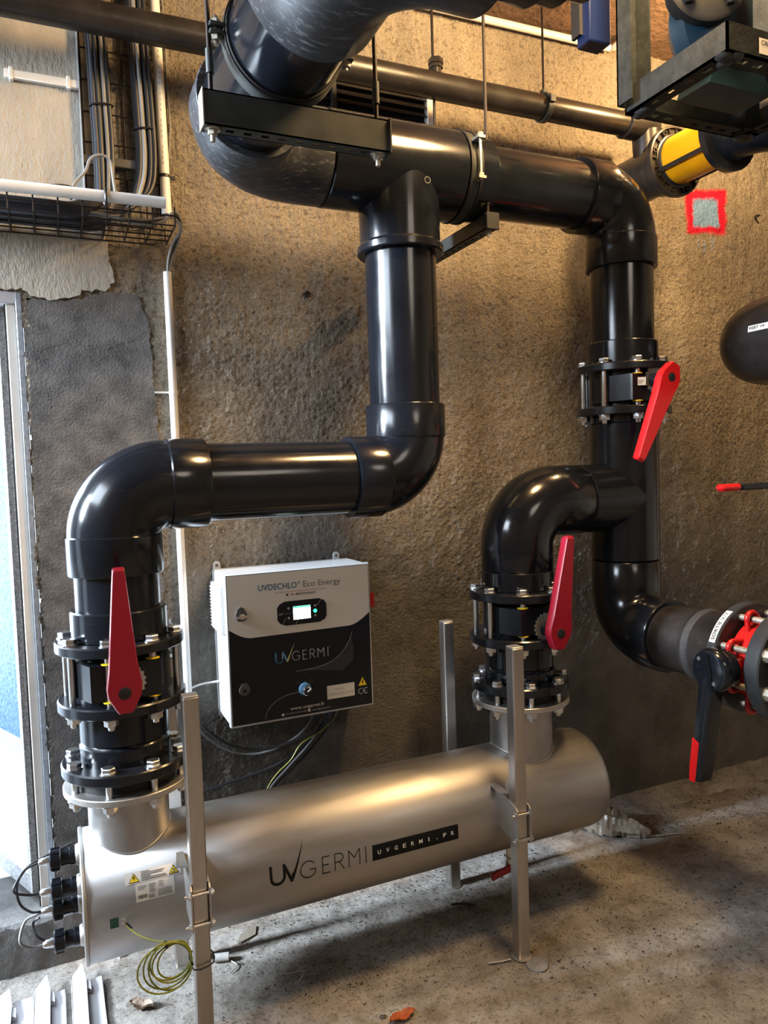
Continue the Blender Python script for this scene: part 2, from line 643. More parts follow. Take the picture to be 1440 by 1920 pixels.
def fit(polys, x0, x1, y0, y1, base=None):
    xs = [p[0] for q in polys for p in q]
    ys = [p[1] for q in polys for p in q]
    ax, bx = min(xs), max(xs)
    ay, by = min(ys), max(ys)
    if base is not None:           # keep baseline at 0, caps 0.7 high
        sy = (y1 - y0) / base
        ay = 0
    else:
        sy = (y1 - y0) / max(1e-6, by - ay)
    sx = (x1 - x0) / max(1e-6, bx - ax)
    return [[(x0 + (x - ax) * sx, y0 + (y - ay) * sy) for x, y in q] for q in polys]


def disc(cx, cy, r, n=20, ry=None):
    ry = ry or r
    return [(cx + r * math.cos(2 * pi * i / n), cy + ry * math.sin(2 * pi * i / n)) for i in range(n)]


def ring(cx, cy, r0, r1, n=24, a0=0.0, a1=2 * pi):
    out = []
    for i in range(n):
        t0, t1 = a0 + (a1 - a0) * i / n, a0 + (a1 - a0) * (i + 1) / n
        out.append([(cx + r0 * math.cos(t0), cy + r0 * math.sin(t0)), (cx + r1 * math.cos(t0), cy + r1 * math.sin(t0)),
                    (cx + r1 * math.cos(t1), cy + r1 * math.sin(t1)), (cx + r0 * math.cos(t1), cy + r0 * math.sin(t1))])
    return out


def ribbon(pts, w, w1=None, caps=True):
    """stroke a 2-D polyline: quads with round joints"""
    out = []
    n = len(pts)
    for i in range(n - 1):
        (ax, ay), (bx, by) = pts[i], pts[i + 1]
        dx, dy = bx - ax, by - ay
        l = math.hypot(dx, dy) or 1
        px, py = -dy / l, dx / l
        wa = w if w1 is None else w + (w1 - w) * i / (n - 1)
        wb = w if w1 is None else w + (w1 - w) * (i + 1) / (n - 1)
        out.append([(ax + px * wa / 2, ay + py * wa / 2), (ax - px * wa / 2, ay - py * wa / 2), (bx - px * wb / 2, by - py * wb / 2), (bx + px * wb / 2, by + py * wb / 2)])
    if caps:
        for i in range(n):
            wi = w if w1 is None else w + (w1 - w) * i / (n - 1)
            out.append(disc(pts[i][0], pts[i][1], wi / 2, 8))
    return out


def arc2(cx, cy, r, a0, a1, n=10, ry=None):
    ry = ry or r
    return [(cx + r * math.cos(math.radians(a0 + (a1 - a0) * i / n)), cy + ry * math.sin(math.radians(a0 + (a1 - a0) * i / n))) for i in range(n + 1)]


def grid_poly(x0, x1, y0, y1, nx, ny):
    out = []
    for i in range(nx):
        for j in range(ny):
            a, b = x0 + (x1 - x0) * i / nx, x0 + (x1 - x0) * (i + 1) / nx
            c, d = y0 + (y1 - y0) * j / ny, y0 + (y1 - y0) * (j + 1) / ny
            out.append([(a, c), (b, c), (b, d), (a, d)])
    return out


def field(nx, ny, dx, lo, hi, seed, aniso=(1, 1)):
    """band-passed random height field, unit variance; wavelengths lo..hi metres"""
    r = np.random.default_rng(seed)
    w = np.fft.rfft2(r.standard_normal((ny, nx)))
    fy = np.fft.fftfreq(ny, dx)[:, None] * aniso[1]
    fx = np.fft.rfftfreq(nx, dx)[None, :] * aniso[0]
    f = np.hypot(fx, fy)
    w *= np.exp(-(f * lo) ** 2) * (1 - np.exp(-(f * hi) ** 2))
    h = np.fft.irfft2(w, (ny, nx))
    return h / h.std()


def grid_mesh(name, P, mask, material):
    """P: (ny,nx,3) points, mask: (ny-1,nx-1) faces kept"""
    ny, nx = P.shape[:2]
    idx = np.arange(ny * nx).reshape(ny, nx)
    q = np.stack([idx[:-1, :-1], idx[:-1, 1:], idx[1:, 1:], idx[1:, :-1]], -1)[mask]
    used = np.zeros(ny * nx, bool)
    used[q.ravel()] = True
    remap = np.cumsum(used) - 1
    V = P.reshape(-1, 3)[used]
    q = remap[q]
    me = bpy.data.meshes.new(name)
    me.vertices.add(len(V))
    me.vertices.foreach_set('co', V.astype(np.float32).ravel())
    me.loops.add(len(q) * 4)
    me.loops.foreach_set('vertex_index', q.astype(np.int32).ravel())
    me.polygons.add(len(q))
    me.polygons.foreach_set('loop_start', np.arange(0, len(q) * 4, 4, dtype=np.int32))
    me.update(calc_edges=True)
    me.validate()
    me.materials.append(MATS[material])
    me.shade_smooth()
    o = bpy.data.objects.new(name, me)
    COL.objects.link(o)
    WL[o] = Vector((0, 0, 0))
    return o


# ------------------------------------------------------------------ the room
WY = 2.64                   # face of the back wall
DX0, DX1, DZ0, DZ1 = -1.02, -0.060, 0.165, 2.160     # doorway in the back wall
CEIL = 3.37
# back wall: rough hand-rendered face as real relief
dx = 0.0075
xs = np.arange(-0.30, 3.60, dx)
zs = np.arange(-0.02, CEIL + 0.03, dx)
nx, nz = len(xs), len(zs)
Xg, Zg = np.meshgrid(xs, zs)
h = 0.0018 * field(nx, nz, dx, 0.008, 0.030, 3)
h += 0.0014 * field(nx, nz, dx, 0.06, 0.4, 4)
comb = 0.0018 * field(nx, nz, dx, 0.012, 0.06, 5, (1.0, 0.16))
wcomb = 1 / (1 + np.exp(-2.2 * field(nx, nz, dx, 0.35, 1.2, 6)))
h += comb * wcomb
pit = field(nx, nz, dx, 0.012, 0.05, 8)
h -= 0.004 * np.clip(pit - 1.9, 0, 1.2)
h *= 1.0 - 0.45 * np.clip((1.15 - Zg) / 0.4, 0, 1)      # smoother low down
Pw = np.stack([Xg, WY - h, Zg], -1)
mask = ~((Xg[:-1, :-1] < DX1 + 0.004 * np.sin(Zg[:-1, :-1] * 60) + 0.004 * np.sin(Zg[:-1, :-1] * 23)) & (Zg[:-1, :-1] < DZ1) & (Zg[:-1, :-1] > -1))
wall_back = grid_mesh('wall_back', Pw, mask, 'render_wall')
tag(wall_back, 'rough tan rendered concrete wall behind the pipes', kind='structure')
core = MB()
core.box((DX1 + 0.012, WY + 0.012, -0.05), (5.2, WY + 0.30, CEIL + 0.05))
core.box((-1.75, WY + 0.012, -0.05), (DX0, WY + 0.30, CEIL + 0.05))
core.box((DX0, WY + 0.012, DZ1 + 0.012), (DX1 + 0.012, WY + 0.30, CEIL + 0.05))
core.box((3.59, WY, -0.05), (5.2, WY + 0.012, CEIL + 0.05))
core.box((-1.75, WY, DZ1), (-0.295, WY + 0.012, CEIL + 0.05))
core.box((-1.75, WY, -0.05), (DX0, WY + 0.012, DZ1))
core.box((DX0, WY, -0.05), (DX1, WY + 0.30, DZ0 - 0.03))
obj('wall_core', core, 'room_wall', wall_back)


def patch(poly, y, thick, material, seed):
    """raised plaster with a ragged edge"""
    r = random.Random(seed)
    pts = []
    n = len(poly)
    for i in range(n):
        (ax, az), (bx, bz) = poly[i], poly[(i + 1) % n]
        k = max(2, int(math.hypot(bx - ax, bz - az) / 0.012))
        for j in range(k):
            t = j / k
            pts.append((ax + (bx - ax) * t + r.uniform(-.006, .006), az + (bz - az) * t + r.uniform(-.006, .006)))
    mb = MB()
    inner = len(pts)
    cx = sum(p[0] for p in pts) / inner
    cz = sum(p[1] for p in pts) / inner
    mb.prism(pts, (0, y, 0), (1, 0, 0), (0, 0, 1), (0, -thick, 0))
    return obj('plaster_patch', mb, material, wall_back, ang=0.4)


patch([(-0.30, 2.165), (-0.045, 2.170), (-0.03, 2.150), (0.02, 2.140), (0.10, 2.152), (0.13, 2.175), (0.205, 2.182), (0.222, 2.215), (0.212, 2.30), (0.208, 2.42), (0.215, 3.36), (-0.30, 3.36)], WY + 0.004, 0.016, 'plaster', 1)
patch([(-0.045, 2.140), (0.10, 2.146), (0.21, 2.176), (0.30, 2.17), (0.33, 2.06), (0.20, 1.99), (0.08, 2.01), (-0.02, 1.98)], WY + 0.003, 0.0105, 'mortar_dark', 2)
patch([(-0.048, 2.05), (0.10, 2.05), (0.33, 2.06), (0.345, 1.6), (0.33, 1.1), (0.35, 0.5), (0.34, 0.0), (-0.048, 0.0), (-0.046, 1.0)], WY + 0.002, 0.0090, 'mortar_dark', 3)

# floor: relief in the part that is seen, flat beyond
fx = np.arange(-0.45, 3.60, 0.009)
fy = np.arange(1.10, 2.70, 0.009)
FX, FY = np.meshgrid(fx, fy)
hf = 0.0011 * field(len(fx), len(fy), 0.009, 0.06, 0.4, 21) + 0.0003 * field(len(fx), len(fy), 0.009, 0.012, 0.06, 22)
hf = hf - 0.003
floor = grid_mesh('floor', np.stack([FX, FY, hf], -1), np.ones((len(fy) - 1, len(fx) - 1), bool), 'cement_floor')
tag(floor, 'worn dusty cement floor with stains and grit', kind='structure')
fb = MB()
fb.box((-1.75, -3.2, -0.2), (5.2, 1.105, -0.004))
fb.box((-1.75, 1.10, -0.2), (5.2, 2.95, -0.014))
fb.box((-1.75, 1.10, -0.2), (-0.445, 2.95, -0.004))
fb.box((3.59, 1.10, -0.2), (5.2, 2.95, -0.004))
obj('floor_slab', fb, 'room_floor', floor)
# mortar fillet where the wall meets the floor, right of the reactor
fil = MB()
ys = [(WY + 0.01, 0.040), (WY - 0.012, 0.030), (WY - 0.05, 0.014), (WY - 0.10, 0.006), (WY - 0.125, -0.004), (WY + 0.01, -0.004)]
px_ = np.arange(1.95, 3.7, 0.05)
vs, fs = [], []
for x in px_:
    for (yy, zz) in ys:
        vs.append((x, yy + random.uniform(-.006, .006), zz + (random.uniform(-.004, .006) if zz > 0 else 0)))
k = len(ys)
for i in range(len(px_) - 1):
    for j in range(k):
        fs.append((i * k + j, (i + 1) * k + j, (i + 1) * k + (j + 1) % k, i * k + (j + 1) % k))
fil.add(vs, fs)
obj('trim_1', fil, 'cement_floor', None, 'tan mortar fillet along the foot of the wall', kind='structure', ang=1.2)
# ceiling and the rest of the room
cl = MB().box((-1.75, -3.2, CEIL), (5.2, 2.95, CEIL + 0.2))
obj('ceiling', cl, 'ceiling', None, 'brown raw concrete ceiling', kind='structure', keep=True)
LX = -1.40
lw = MB()
lw.box((LX - 0.2, -3.2, -0.05), (LX, 0.55, CEIL))
lw.box((LX - 0.2, 0.55, -0.05), (LX, 2.17, 2.25))
lw.box((LX - 0.2, 0.55, 3.10), (LX, 2.17, CEIL))
lw.box((LX - 0.2, 2.64, -0.05), (LX, 2.95, CEIL))
lw.box((LX - 0.2, 2.17, 3.10), (LX, 2.64, CEIL))
lw.box((LX - 0.2, 2.17, -0.05), (LX, 2.64, 0.08))
obj('wall_left', lw, 'room_wall', None, 'concrete side wall with a tall opening to daylight', kind='structure', keep=True)
obj('wall_right', MB().box((4.6, -3.2, -0.05), (4.8, 2.95, CEIL)), 'room_wall', None, 'concrete side wall on the right', kind='structure', keep=True)
obj('wall_front', MB().box((-1.75, -3.3, -0.05), (5.2, -3.1, CEIL)), 'room_wall', None, 'concrete wall behind the viewer', kind='structure', keep=True)

# kerb under the doorway
kb = MB()
kn = 46
kx = np.linspace(DX0 - 0.05, 0.115, kn)
prof = [(2.585, -0.01), (2.585, 0.10), (2.588, 0.150), (2.600, 0.163), (2.66, 0.165), (2.93, 0.160), (2.93, -0.01)]
vs, fs = [], []
for i, x in enumerate(kx):
    for (yy, zz) in prof:
        jit = 0.005 if 0 < zz else 0
        vs.append((x, yy + random.uniform(-jit, jit), zz + random.uniform(-jit, jit)))
k = len(prof)
for i in range(kn - 1):
    for j in range(k):
        fs.append((i * k + j, (i + 1) * k + j, (i + 1) * k + (j + 1) % k, i * k + (j + 1) % k))
fs.append(tuple((kn - 1) * k + j for j in range(k)))
kb.add(vs, fs)
obj('trim_2', kb, 'kerb', None, 'rough concrete kerb across the open doorway', kind='structure', ang=0.5)

# door: frame in the opening and the leaf swung outward
df = thing('door_1', 'open glazed door with pale frame at the left edge', None, (DX1, WY, DZ0))
tag(df, kind='structure')
fr = MB()
fr.bbox((DX1 - 0.012, WY - 0.002, DZ0), (DX1 + 0.006, WY + 0.035, DZ1), 0.002)
obj('frame_strip', fr, 'galv', df)
fr = MB()
fr.bbox((DX1 - 0.041, WY + 0.010, DZ0), (DX1 - 0.012, WY + 0.07, DZ1 - 0.02), 0.003)
fr.bbox((DX0, WY + 0.010, DZ0), (DX0 + 0.04, WY + 0.07, DZ1), 0.003)
obj('door_jamb', fr, 'door_frame', df)
fr = MB()
fr.bbox((DX0, WY - 0.001, DZ1 - 0.035), (DX1 - 0.005, WY + 0.07, DZ1 + 0.004), 0.003)
obj('lintel_strip', fr, 'white_steel', df)
sg = MB().box((DX1 - 0.046, WY + 0.02, DZ0), (DX1 - 0.041, WY + 0.06, DZ1 - 0.02))
obj('door_seal', sg, 'rubber', df)
ld = Vector((-math.sin(math.radians(24)), math.cos(math.radians(24)), 0))      # direction of the open leaf
ln = Vector((ld.y, -ld.x, 0))
hp = Vector((DX1 - 0.046, WY + 0.072, 0))


def leafbox(a0, a1, z0, z1, t, off=0.0):
    mb = MB()
    c = hp + ld * ((a0 + a1) / 2) + Vector((0, 0, (z0 + z1) / 2)) + ln * off
    return mb.obox(c, (ld, ln, (0, 0, 1)), ((a1 - a0) / 2, t / 2, (z1 - z0) / 2))


lf = MB()
for a0, a1, z0, z1 in ((0, 0.024, 0.19, 2.13), (0.80, 0.86, 0.19, 2.13), (0.024, 0.80, 2.07, 2.13), (0.024, 0.80, 0.19, 0.25), (0.024, 0.80, 0.655, 0.70)):
    b_ = leafbox(a0, a1, z0, z1, 0.045)
    lf.add(b_.v, b_.f)
obj('leaf_frame', lf, 'door_stile', df)
obj('glass_pane', leafbox(0.024, 0.80, 0.70, 2.07, 0.008), 'door_glass', df)
obj('lower_panel', leafbox(0.024, 0.80, 0.25, 0.655, 0.02), 'door_panel', df)
# yard outside
obj('ground', MB().box((-5.0, 2.93, -0.25), (1.5, 7.5, 0.02)), 'yard', None, 'pale paved yard outside the open door', kind='structure', keep=True)

# ------------------------------------------------------------------ ceiling lamps and an added fill lamp (out of frame)
def lamp(loc, label, power, color, radius, size=(0.13, 0.13)):
    t = thing('ceiling_lamp', label, 'lamp', (loc[0], loc[1], loc[2]))
    t_b = MB()
    t_b.lathe((loc[0], loc[1], CEIL), (0, 0, -1), [(0, 0.09), (0.03, 0.09), (0.04, 0.075)], 28)
    t_b.cyl((loc[0], loc[1], CEIL - 0.03), (loc[0], loc[1], loc[2] + 0.05), 0.008)
    obj('lamp_base', t_b, 'grey_plastic', t)
    d = bpy.data.lights.new('lamp_light', 'POINT')
    d.energy = power
    d.color = color
    d.shadow_soft_size = radius
    o = bpy.data.objects.new('lamp_light', d)
    COL.objects.link(o)
    o.location = (loc[0], loc[1], loc[2] - 0.06)
    g = MB()
    g.lathe((loc[0], loc[1], loc[2] + 0.05), (0, 0, -1), [(0, 0.02), (0.015, 0.05), (0.025, 0.055)], 24)
    obj('lamp_cap', g, 'grey_plastic', t)
    return t


lamp((1.40, 1.38, 3.27), 'warm bare bulb lamp hanging from the ceiling above the pipes', 150, (1.0, 0.66, 0.31), 0.20)
lamp((2.38, 1.92, 3.22), 'warm bare bulb lamp behind the pump frame', 66, (1.0, 0.64, 0.28), 0.05)
lamp((1.4, -1.2, 3.2), 'added neutral fill lamp behind the viewer', 42, (1.0, 0.88, 0.74), 0.45)  # unseen fill added to brighten the fronts of box and reactor

# ------------------------------------------------------------------ pipework
PY = 2.18                      # plane of the pipe axes
XL, XM, XI, XR = 0.154, 1.055, 1.470, 1.953
ZM, ZT, ZB = 1.545, 2.512, 1.437


def pipe(a, b, r, label, material='pvc', name='straight_pipe', seg=48, ch=0.002):
    return obj(name, MB().cyl(a, b, r, seg, ch), material, None, label, 'pipe')


def elbow_mb(c, d1, d2, l1, l2, r, rb, seg=48, n=18):
    """swept bend: from c+d1*l1 to c+d2*l2"""
    c, d1, d2 = Vector(c), Vector(d1), Vector(d2)
    o = c + (d1 + d2) * rb
    pts = [c + d1 * l1, c + d1 * (l1 - 0.003)]
    rs = [r - 0.003, r]
    for i in range(n + 1):
        a = (pi / 2) * i / n
        pts.append(o - d2 * (rb * math.cos(a)) - d1 * (rb * math.sin(a)))
        rs.append(r)
    pts += [c + d2 * (l2 - 0.003), c + d2 * l2]
    rs += [r, r - 0.003]
    return MB().tube(pts, rs, seg)


def elbow(c, d1, d2, l1, l2, r, rb, label, material='pvc', lip=(True, True), lipr=0.0035):
    t = thing('pipe_elbow', label, 'pipe elbow', c)
    obj('bend', elbow_mb(c, d1, d2, l1, l2, r, rb), material, t, ang=0.9)
    for d, l, on in ((Vector(d1), l1, lip[0]), (Vector(d2), l2, lip[1])):
        if on:
            p = Vector(c) + d * l
            obj('socket_collar', MB().lathe(p - d * 0.105, d, [(0, r - 0.002), (0.006, r + lipr), (0.105, r + lipr), (0.108, r + lipr - 0.002), (0.108, r - 0.012)], 48), material, t)
    return t


# left column, mid-height run, middle riser
elbow((XL, PY, ZM), (0, 0, -1), (1, 0, 0), 0.236, 0.248, 0.124, 0.140, 'black elbow above the left valve, turning into the mid-height run')
pipe((XL, PY, 1.17), (XL, PY, 1.33), 0.1125, 'short upright black pipe behind the leftmost red lever')
pipe((XL + 0.20, PY, ZM), (XM - 0.17, PY, ZM), 0.1125, 'horizontal black pipe above the control box')
elbow((XM, PY, ZM), (-1, 0, 0), (0, 0, 1), 0.205, 0.222, 0.124, 0.140, 'black elbow at the foot of the middle riser')
pipe((XM, PY, ZM + 0.19), (XM, PY, 2.29), 0.1125, 'scratched upright black pipe in the middle of the wall', 'pvc')
# top tee
tt = thing('pipe_tee', 'large black tee above the middle riser', 'pipe tee', (XM, PY, ZT))
b_ = MB()
b_.lathe((0.800, PY, ZT), (1, 0, 0), [(0, 0.136), (0.003, 0.140), (0.438, 0.140), (0.441, 0.136)], 56)
obj('run', b_, 'pvc', tt)
b_ = MB()
b_.lathe((XM, PY, ZT), (0, 0, -1), [(0, 0.132), (0.10, 0.130), (0.262, 0.127), (0.265, 0.124)], 56)
obj('branch', b_, 'pvc', tt)
obj('rim', MB().lathe((XM, PY, ZT - 0.235), (0, 0, -1), [(0, 0.126), (0.012, 0.137), (0.030, 0.137), (0.034, 0.133), (0.034, 0.116)], 56), 'pvc', tt)
obj('moulding_mark', MB().flat(ring(0, 0, 0.008, 0.0105, 20), lambda a, b: (XM + 0.035 + a, PY - 0.1335, ZT - 0.075 + b)), 'grey_plastic', tt)
# reducer to the right
obj('pipe_coupling', MB().lathe((1.236, PY, ZT), (1, 0, 0), [(0, 0.128), (0.004, 0.132), (0.115, 0.132), (0.119, 0.128), (0.119, 0.112)], 56), 'pvc', None, 'black coupling right of the large tee, under the pipe clamp', 'pipe coupling')
pipe((1.33, PY, ZT), (1.80, PY, ZT), 0.1125, 'horizontal black pipe along the top, lit warm from above', 'pvc')
elbow((XR, PY, ZT), (-1, 0, 0), (0, 0, -1), 0.20, 0.240, 0.122, 0.140, 'black elbow at the top of the right riser', lipr=0.005)
pipe((XR, PY, 1.96), (XR, PY, 2.30), 0.1125, 'upright black pipe above the right valve')
# right tee, inner column, bottom elbow
t2 = thing('pipe_tee', 'black tee below the right valve, branching left', 'pipe tee', (XR, PY, ZB))
b_ = MB()
b_.lathe((XR, PY, 1.205), (0, 0, 1), [(0, 0.121), (0.003, 0.124), (0.50, 0.124), (0.505, 0.120)], 56)
obj('run', b_, 'pvc', t2)
obj('branch', MB().lathe((XR, PY, ZB), (-1, 0, 0), [(0, 0.1235), (0.222, 0.1235), (0.226, 0.119)], 56), 'pvc', t2)
elbow((XI, PY, ZB), (1, 0, 0), (0, 0, -1), 0.252, 0.232, 0.124, 0.150, 'black elbow above the inner valve, joined to the right tee', lip=(False, False))
elbow((XR, PY, 0.950), (0, 0, 1), (0, -1, 0), 0.252, 0.220, 0.124, 0.145, 'black elbow at the bottom of the right riser, turning to the room', lip=(False, True))

# top left: large elbow towards the viewer and the run across the room
BX = 0.520
elbow((BX, PY, ZT), (1, 0, 0), (0, -1, 0), 0.277, 0.270, 0.138, 0.205, 'large scuffed black elbow at top left beside the tee', 'pvc_worn', lip=(False, True), lipr=0.005)
pipe((BX, PY - 0.22, ZT), (BX, 1.38, ZT), 0.125, 'thick scuffed black pipe running from the top left elbow to the viewer', 'pvc')
elbow((BX, 1.155, ZT), (0, 1, 0), (1, 0, 0), 0.275, 0.235, 0.142, 0.165, 'thick scuffed black elbow nearest the viewer at the top edge', 'pvc_worn', lip=(False, False))
pipe((BX + 0.18, 1.155, ZT + 0.005), (0.98, 1.155, ZT + 0.005), 0.08, 'black overhead pipe at the top edge, just above the frame')
obj('pipe_coupling', MB().lathe((0.795, 1.155, ZT + 0.005), (1, 0, 0), [(0, 0.09), (0.012, 0.108), (0.06, 0.112), (0.075, 0.098), (0.12, 0.1)], 48), 'pvc_flange', None, 'black union nut at the top edge, above the thin pipe', 'pipe coupling')


# ------------------------------------------------------------------ bolts
def hexmb(z0, z1, r, ph=0.0):
    return MB().lathe((0, 0, z0), (0, 0, 1), [(0, r * 0.94), (0.002, r), (z1 - z0 - 0.002, r), (z1 - z0, r * 0.90)], 6, ph=ph)


def bolt_meshes(length, r=0.0095, hr=0.0185, key='zinc'):
    """bolt: head at z=0 upward, shank down to -length; nut below"""
    b = hexmb(0.003, 0.017, hr)
    b.lathe((0, 0, 0), (0, 0, 1), [(0, hr * 1.15), (0.003, hr * 1.15)], 16)
    b.lathe((0, 0, 0), (0, 0, -1), [(0, r), (length + 0.028, r), (length + 0.031, r * 0.8)], 12)
    n = hexmb(-length - 0.019, -length - 0.003, hr, 0.3)
    n.lathe((0, 0, -length), (0, 0, -1), [(0, hr * 1.15), (0.003, hr * 1.15)], 16)
    return mesh_of(b, 'bolt', key), mesh_of(n, 'nut', key)


def bolt_ring(parent, x, y, z, n, R, length, ph, skip=()):
    bm, nm = bolt_meshes(length)
    for i in range(n):
        if i in skip:
            continue
        a = 2 * pi * i / n + ph
        p = (x + R * math.cos(a), y + R * math.sin(a), z)
        o = inst('bolt', bm, parent, p, (0, 0, a))
        inst('nut', nm, o, p)


def flange_mb(x, y, z0, z1, R=0.170):
    return MB().lathe((x, y, z0), (0, 0, 1), [(0, R - 0.003), (0.003, R), (z1 - z0 - 0.004, R), (z1 - z0, R - 0.004)], 64)


HANDLE = [(-0.015, 0.312), (-0.011, 0.316), (0.011, 0.316), (0.014, 0.312), (0.034, 0.075), (0.043, 0.020), (0.041, -0.006), (0.020, -0.050), (0.015, -0.054), (-0.014, -0.054), (-0.019, -0.050), (-0.041, -0.010), (-0.043, 0.012), (-0.036, 0.06)]


def lever(parent, x, y, z, ang, material, depth=0.030, cap_dark=True):
    ca, sa = math.cos(ang), math.sin(ang)
    u, w = Vector((ca, 0, -sa)), Vector((sa, 0, ca))
    mb = MB()
    n = len(HANDLE)
    rings = []
    for yy, s in ((y + depth, 0.98), (y + 0.006, 1.0), (y, 0.93)):
        ring_ = []
        for a, b in HANDLE:
            s2 = s if b < 0.2 else (s if s > 0.95 else 0.97)
            p = Vector((x, yy, z)) + u * (a * s) + w * (b * s2)
            ring_.append(p)
        rings += ring_
    fs = [tuple(range(n)), tuple(range(2 * n, 3 * n))[::-1]]
    for k in range(2):
        fs += [(k * n + i, (k + 1) * n + i, (k + 1) * n + (i + 1) % n, k * n + (i + 1) % n) for i in range(n)]
    mb.add(rings, fs)
    hd = obj('handle', mb, material, parent, 'red lever handle', ang=0.5)
    obj('hub_cap', MB().lathe((x, y + 0.001, z), (0, -1, 0), [(0, 0.0155), (0.002, 0.0155), (0.003, 0.013)], 24), 'rubber', hd)
    obj('neck', MB().cyl((x, y + depth, z), (x, y + depth + 0.05, z), 0.024), 'pvc_flange', parent)
    return hd


def valve(x, y, f1, f2, label, bolt_ph, handle, tagpos, face=-1):
    """flanged lever valve: f1/f2 = (bottom, top) of the upper / lower flange"""
    zc = (f1[0] + f2[1]) / 2
    t = thing('lever_valve', label, 'valve', (x, y, f2[0]))
    obj('upper_flange', flange_mb(x, y, *f1), 'pvc_flange', t)
    obj('lower_flange', flange_mb(x, y, *f2), 'pvc_flange', t)
    gap = f1[0] - f2[1]
    bd = MB()
    bd.lathe((x, y, f2[1]), (0, 0, 1), [(0, 0.112), (0.012, 0.112), (0.016, 0.122), (gap - 0.016, 0.122), (gap - 0.012, 0.112), (gap, 0.112)], 56)
    obj('body', bd, 'pvc_flange', t)
    hz = gap * 0.36
    bk = MB()
    bk.prism([(-0.122, 0.0), (-0.122, -0.068), (-0.088, -0.146), (0.088, -0.146), (0.122, -0.068), (0.122, 0.0)][::-1], (x, y, zc - hz), (1, 0, 0), (0, 1, 0), (0, 0, 2 * hz))
    obj('actuator_block', bk, 'pvc_flange', t, ang=0.3)
    L = f1[1] - f2[0]
    bolt_ring(t, x, y, f1[1], 8, 0.1475, L, bolt_ph)
    # yellow centring washers on the front bolts
    wm = mesh_of(MB().lathe((0, 0, 0), (0, 0, 1), [(0, 0.017), (0.001, 0.018), (0.003, 0.018), (0.004, 0.016)], 20), 'washer', 'yellow')
    for i in range(8):
        a = 2 * pi * i / 8 + bolt_ph
        if math.sin(a) < -0.5:
            for zz in (zc + hz, zc - hz - 0.005):
                inst('yellow_washer', wm, t, (x + 0.1475 * math.cos(a), y + 0.1475 * math.sin(a), zz))
    lever(t, x + handle['dx'], handle['y'], handle['z'], handle['ang'], handle['mat'])
    # toothed index plate behind the lever
    ip = MB()
    poly = []
    for i in range(40):
        a = 2 * pi * i / 40
        poly.append(((0.050 if i % 2 else 0.044) * math.cos(a), (0.050 if i % 2 else 0.044) * math.sin(a)))
    ip.prism(poly, (x + handle['dx'] + 0.012, y - 0.146, handle['z'] + 0.004), (1, 0, 0), (0, 0, 1), (0, -0.004, 0))
    obj('index_plate', ip, 'steel_dull', t, ang=0.2)
    tx, tz, a = tagpos
    lb = MB()
    rr = 0.1225 if abs(tx) > 0.09 else 0.147
    cx_, sx_ = (math.sin(a), -math.cos(a))
    lbv = lambda u, v: (x + rr * cx_ + u * -sx_, y + rr * sx_ + u * cx_, tz + v)
    lb.flat([[(-0.016, -0.014), (0.016, -0.014), (0.016, 0.014), (-0.016, 0.014)]], lambda u, v: Vector(lbv(u, v)) + Vector((cx_, sx_, 0)) * 0.012)
    lo_ = obj('rating_label', lb, 'label_white', t)
    ln_ = MB()
    for q in range(3):
        ln_.flat([[(-0.012, 0.002 - q * 0.005), (0.010 - q * 0.004, 0.002 - q * 0.005), (0.010 - q * 0.004, 0.004 - q * 0.005), (-0.012, 0.004 - q * 0.005)]], lambda u, v: Vector(lbv(u, v)) + Vector((cx_, sx_, 0)) * 0.0125)
    obj('label_print', ln_, 'ink_grey', lo_)
    return t


PH = pi / 8
valve(XL, PY, (1.104, 1.132), (0.943, 0.972), 'lever valve on the left column, shade-toned red lever pointing straight up', PH + 0.1, dict(dx=-0.012, y=1.945, z=1.030, ang=0.0, mat='red_shaded'), (0.1, 1.035, 0.72))
valve(XI, PY, (1.110, 1.140), (0.957, 0.987), 'lever valve on the inner column over the reactor, shade-toned red lever leaning upright', PH - 0.1, dict(dx=0.0, y=1.940, z=1.022, ang=0.15, mat='red_shaded'), (-0.1, 1.05, 0.95))
valve(XR, PY, (1.890, 1.918), (1.735, 1.764), 'lever valve on the right riser, bright red lever hanging down', PH, dict(dx=0.004, y=1.945, z=1.850, ang=pi + 0.46, mat='red_bright'), (-0.05, 1.845, -0.33))


def adapter(x, z0, z1, r, label):
    return obj('socket_adapter', MB().lathe((x, PY, z0), (0, 0, 1), [(0, r - 0.004), (0.002, r), (z1 - z0 - 0.004, r), (z1 - z0, r - 0.004), (z1 - z0, r - 0.014)], 56), 'pvc', None, label, 'pipe socket')


adapter(XL, 1.132, 1.212, 0.128, 'black socket on top of the left valve')
adapter(XI, 1.140, 1.206, 0.1245, 'black socket on top of the inner valve')
adapter(XR, 1.918, 2.002, 0.125, 'black socket on top of the right valve')
obj('socket_adapter', MB().lathe((XR, PY, 1.700), (0, 0, 1), [(0, 0.118), (0.035, 0.118)], 56), 'pvc', None, 'black stub between the right valve and its tee', 'pipe socket')


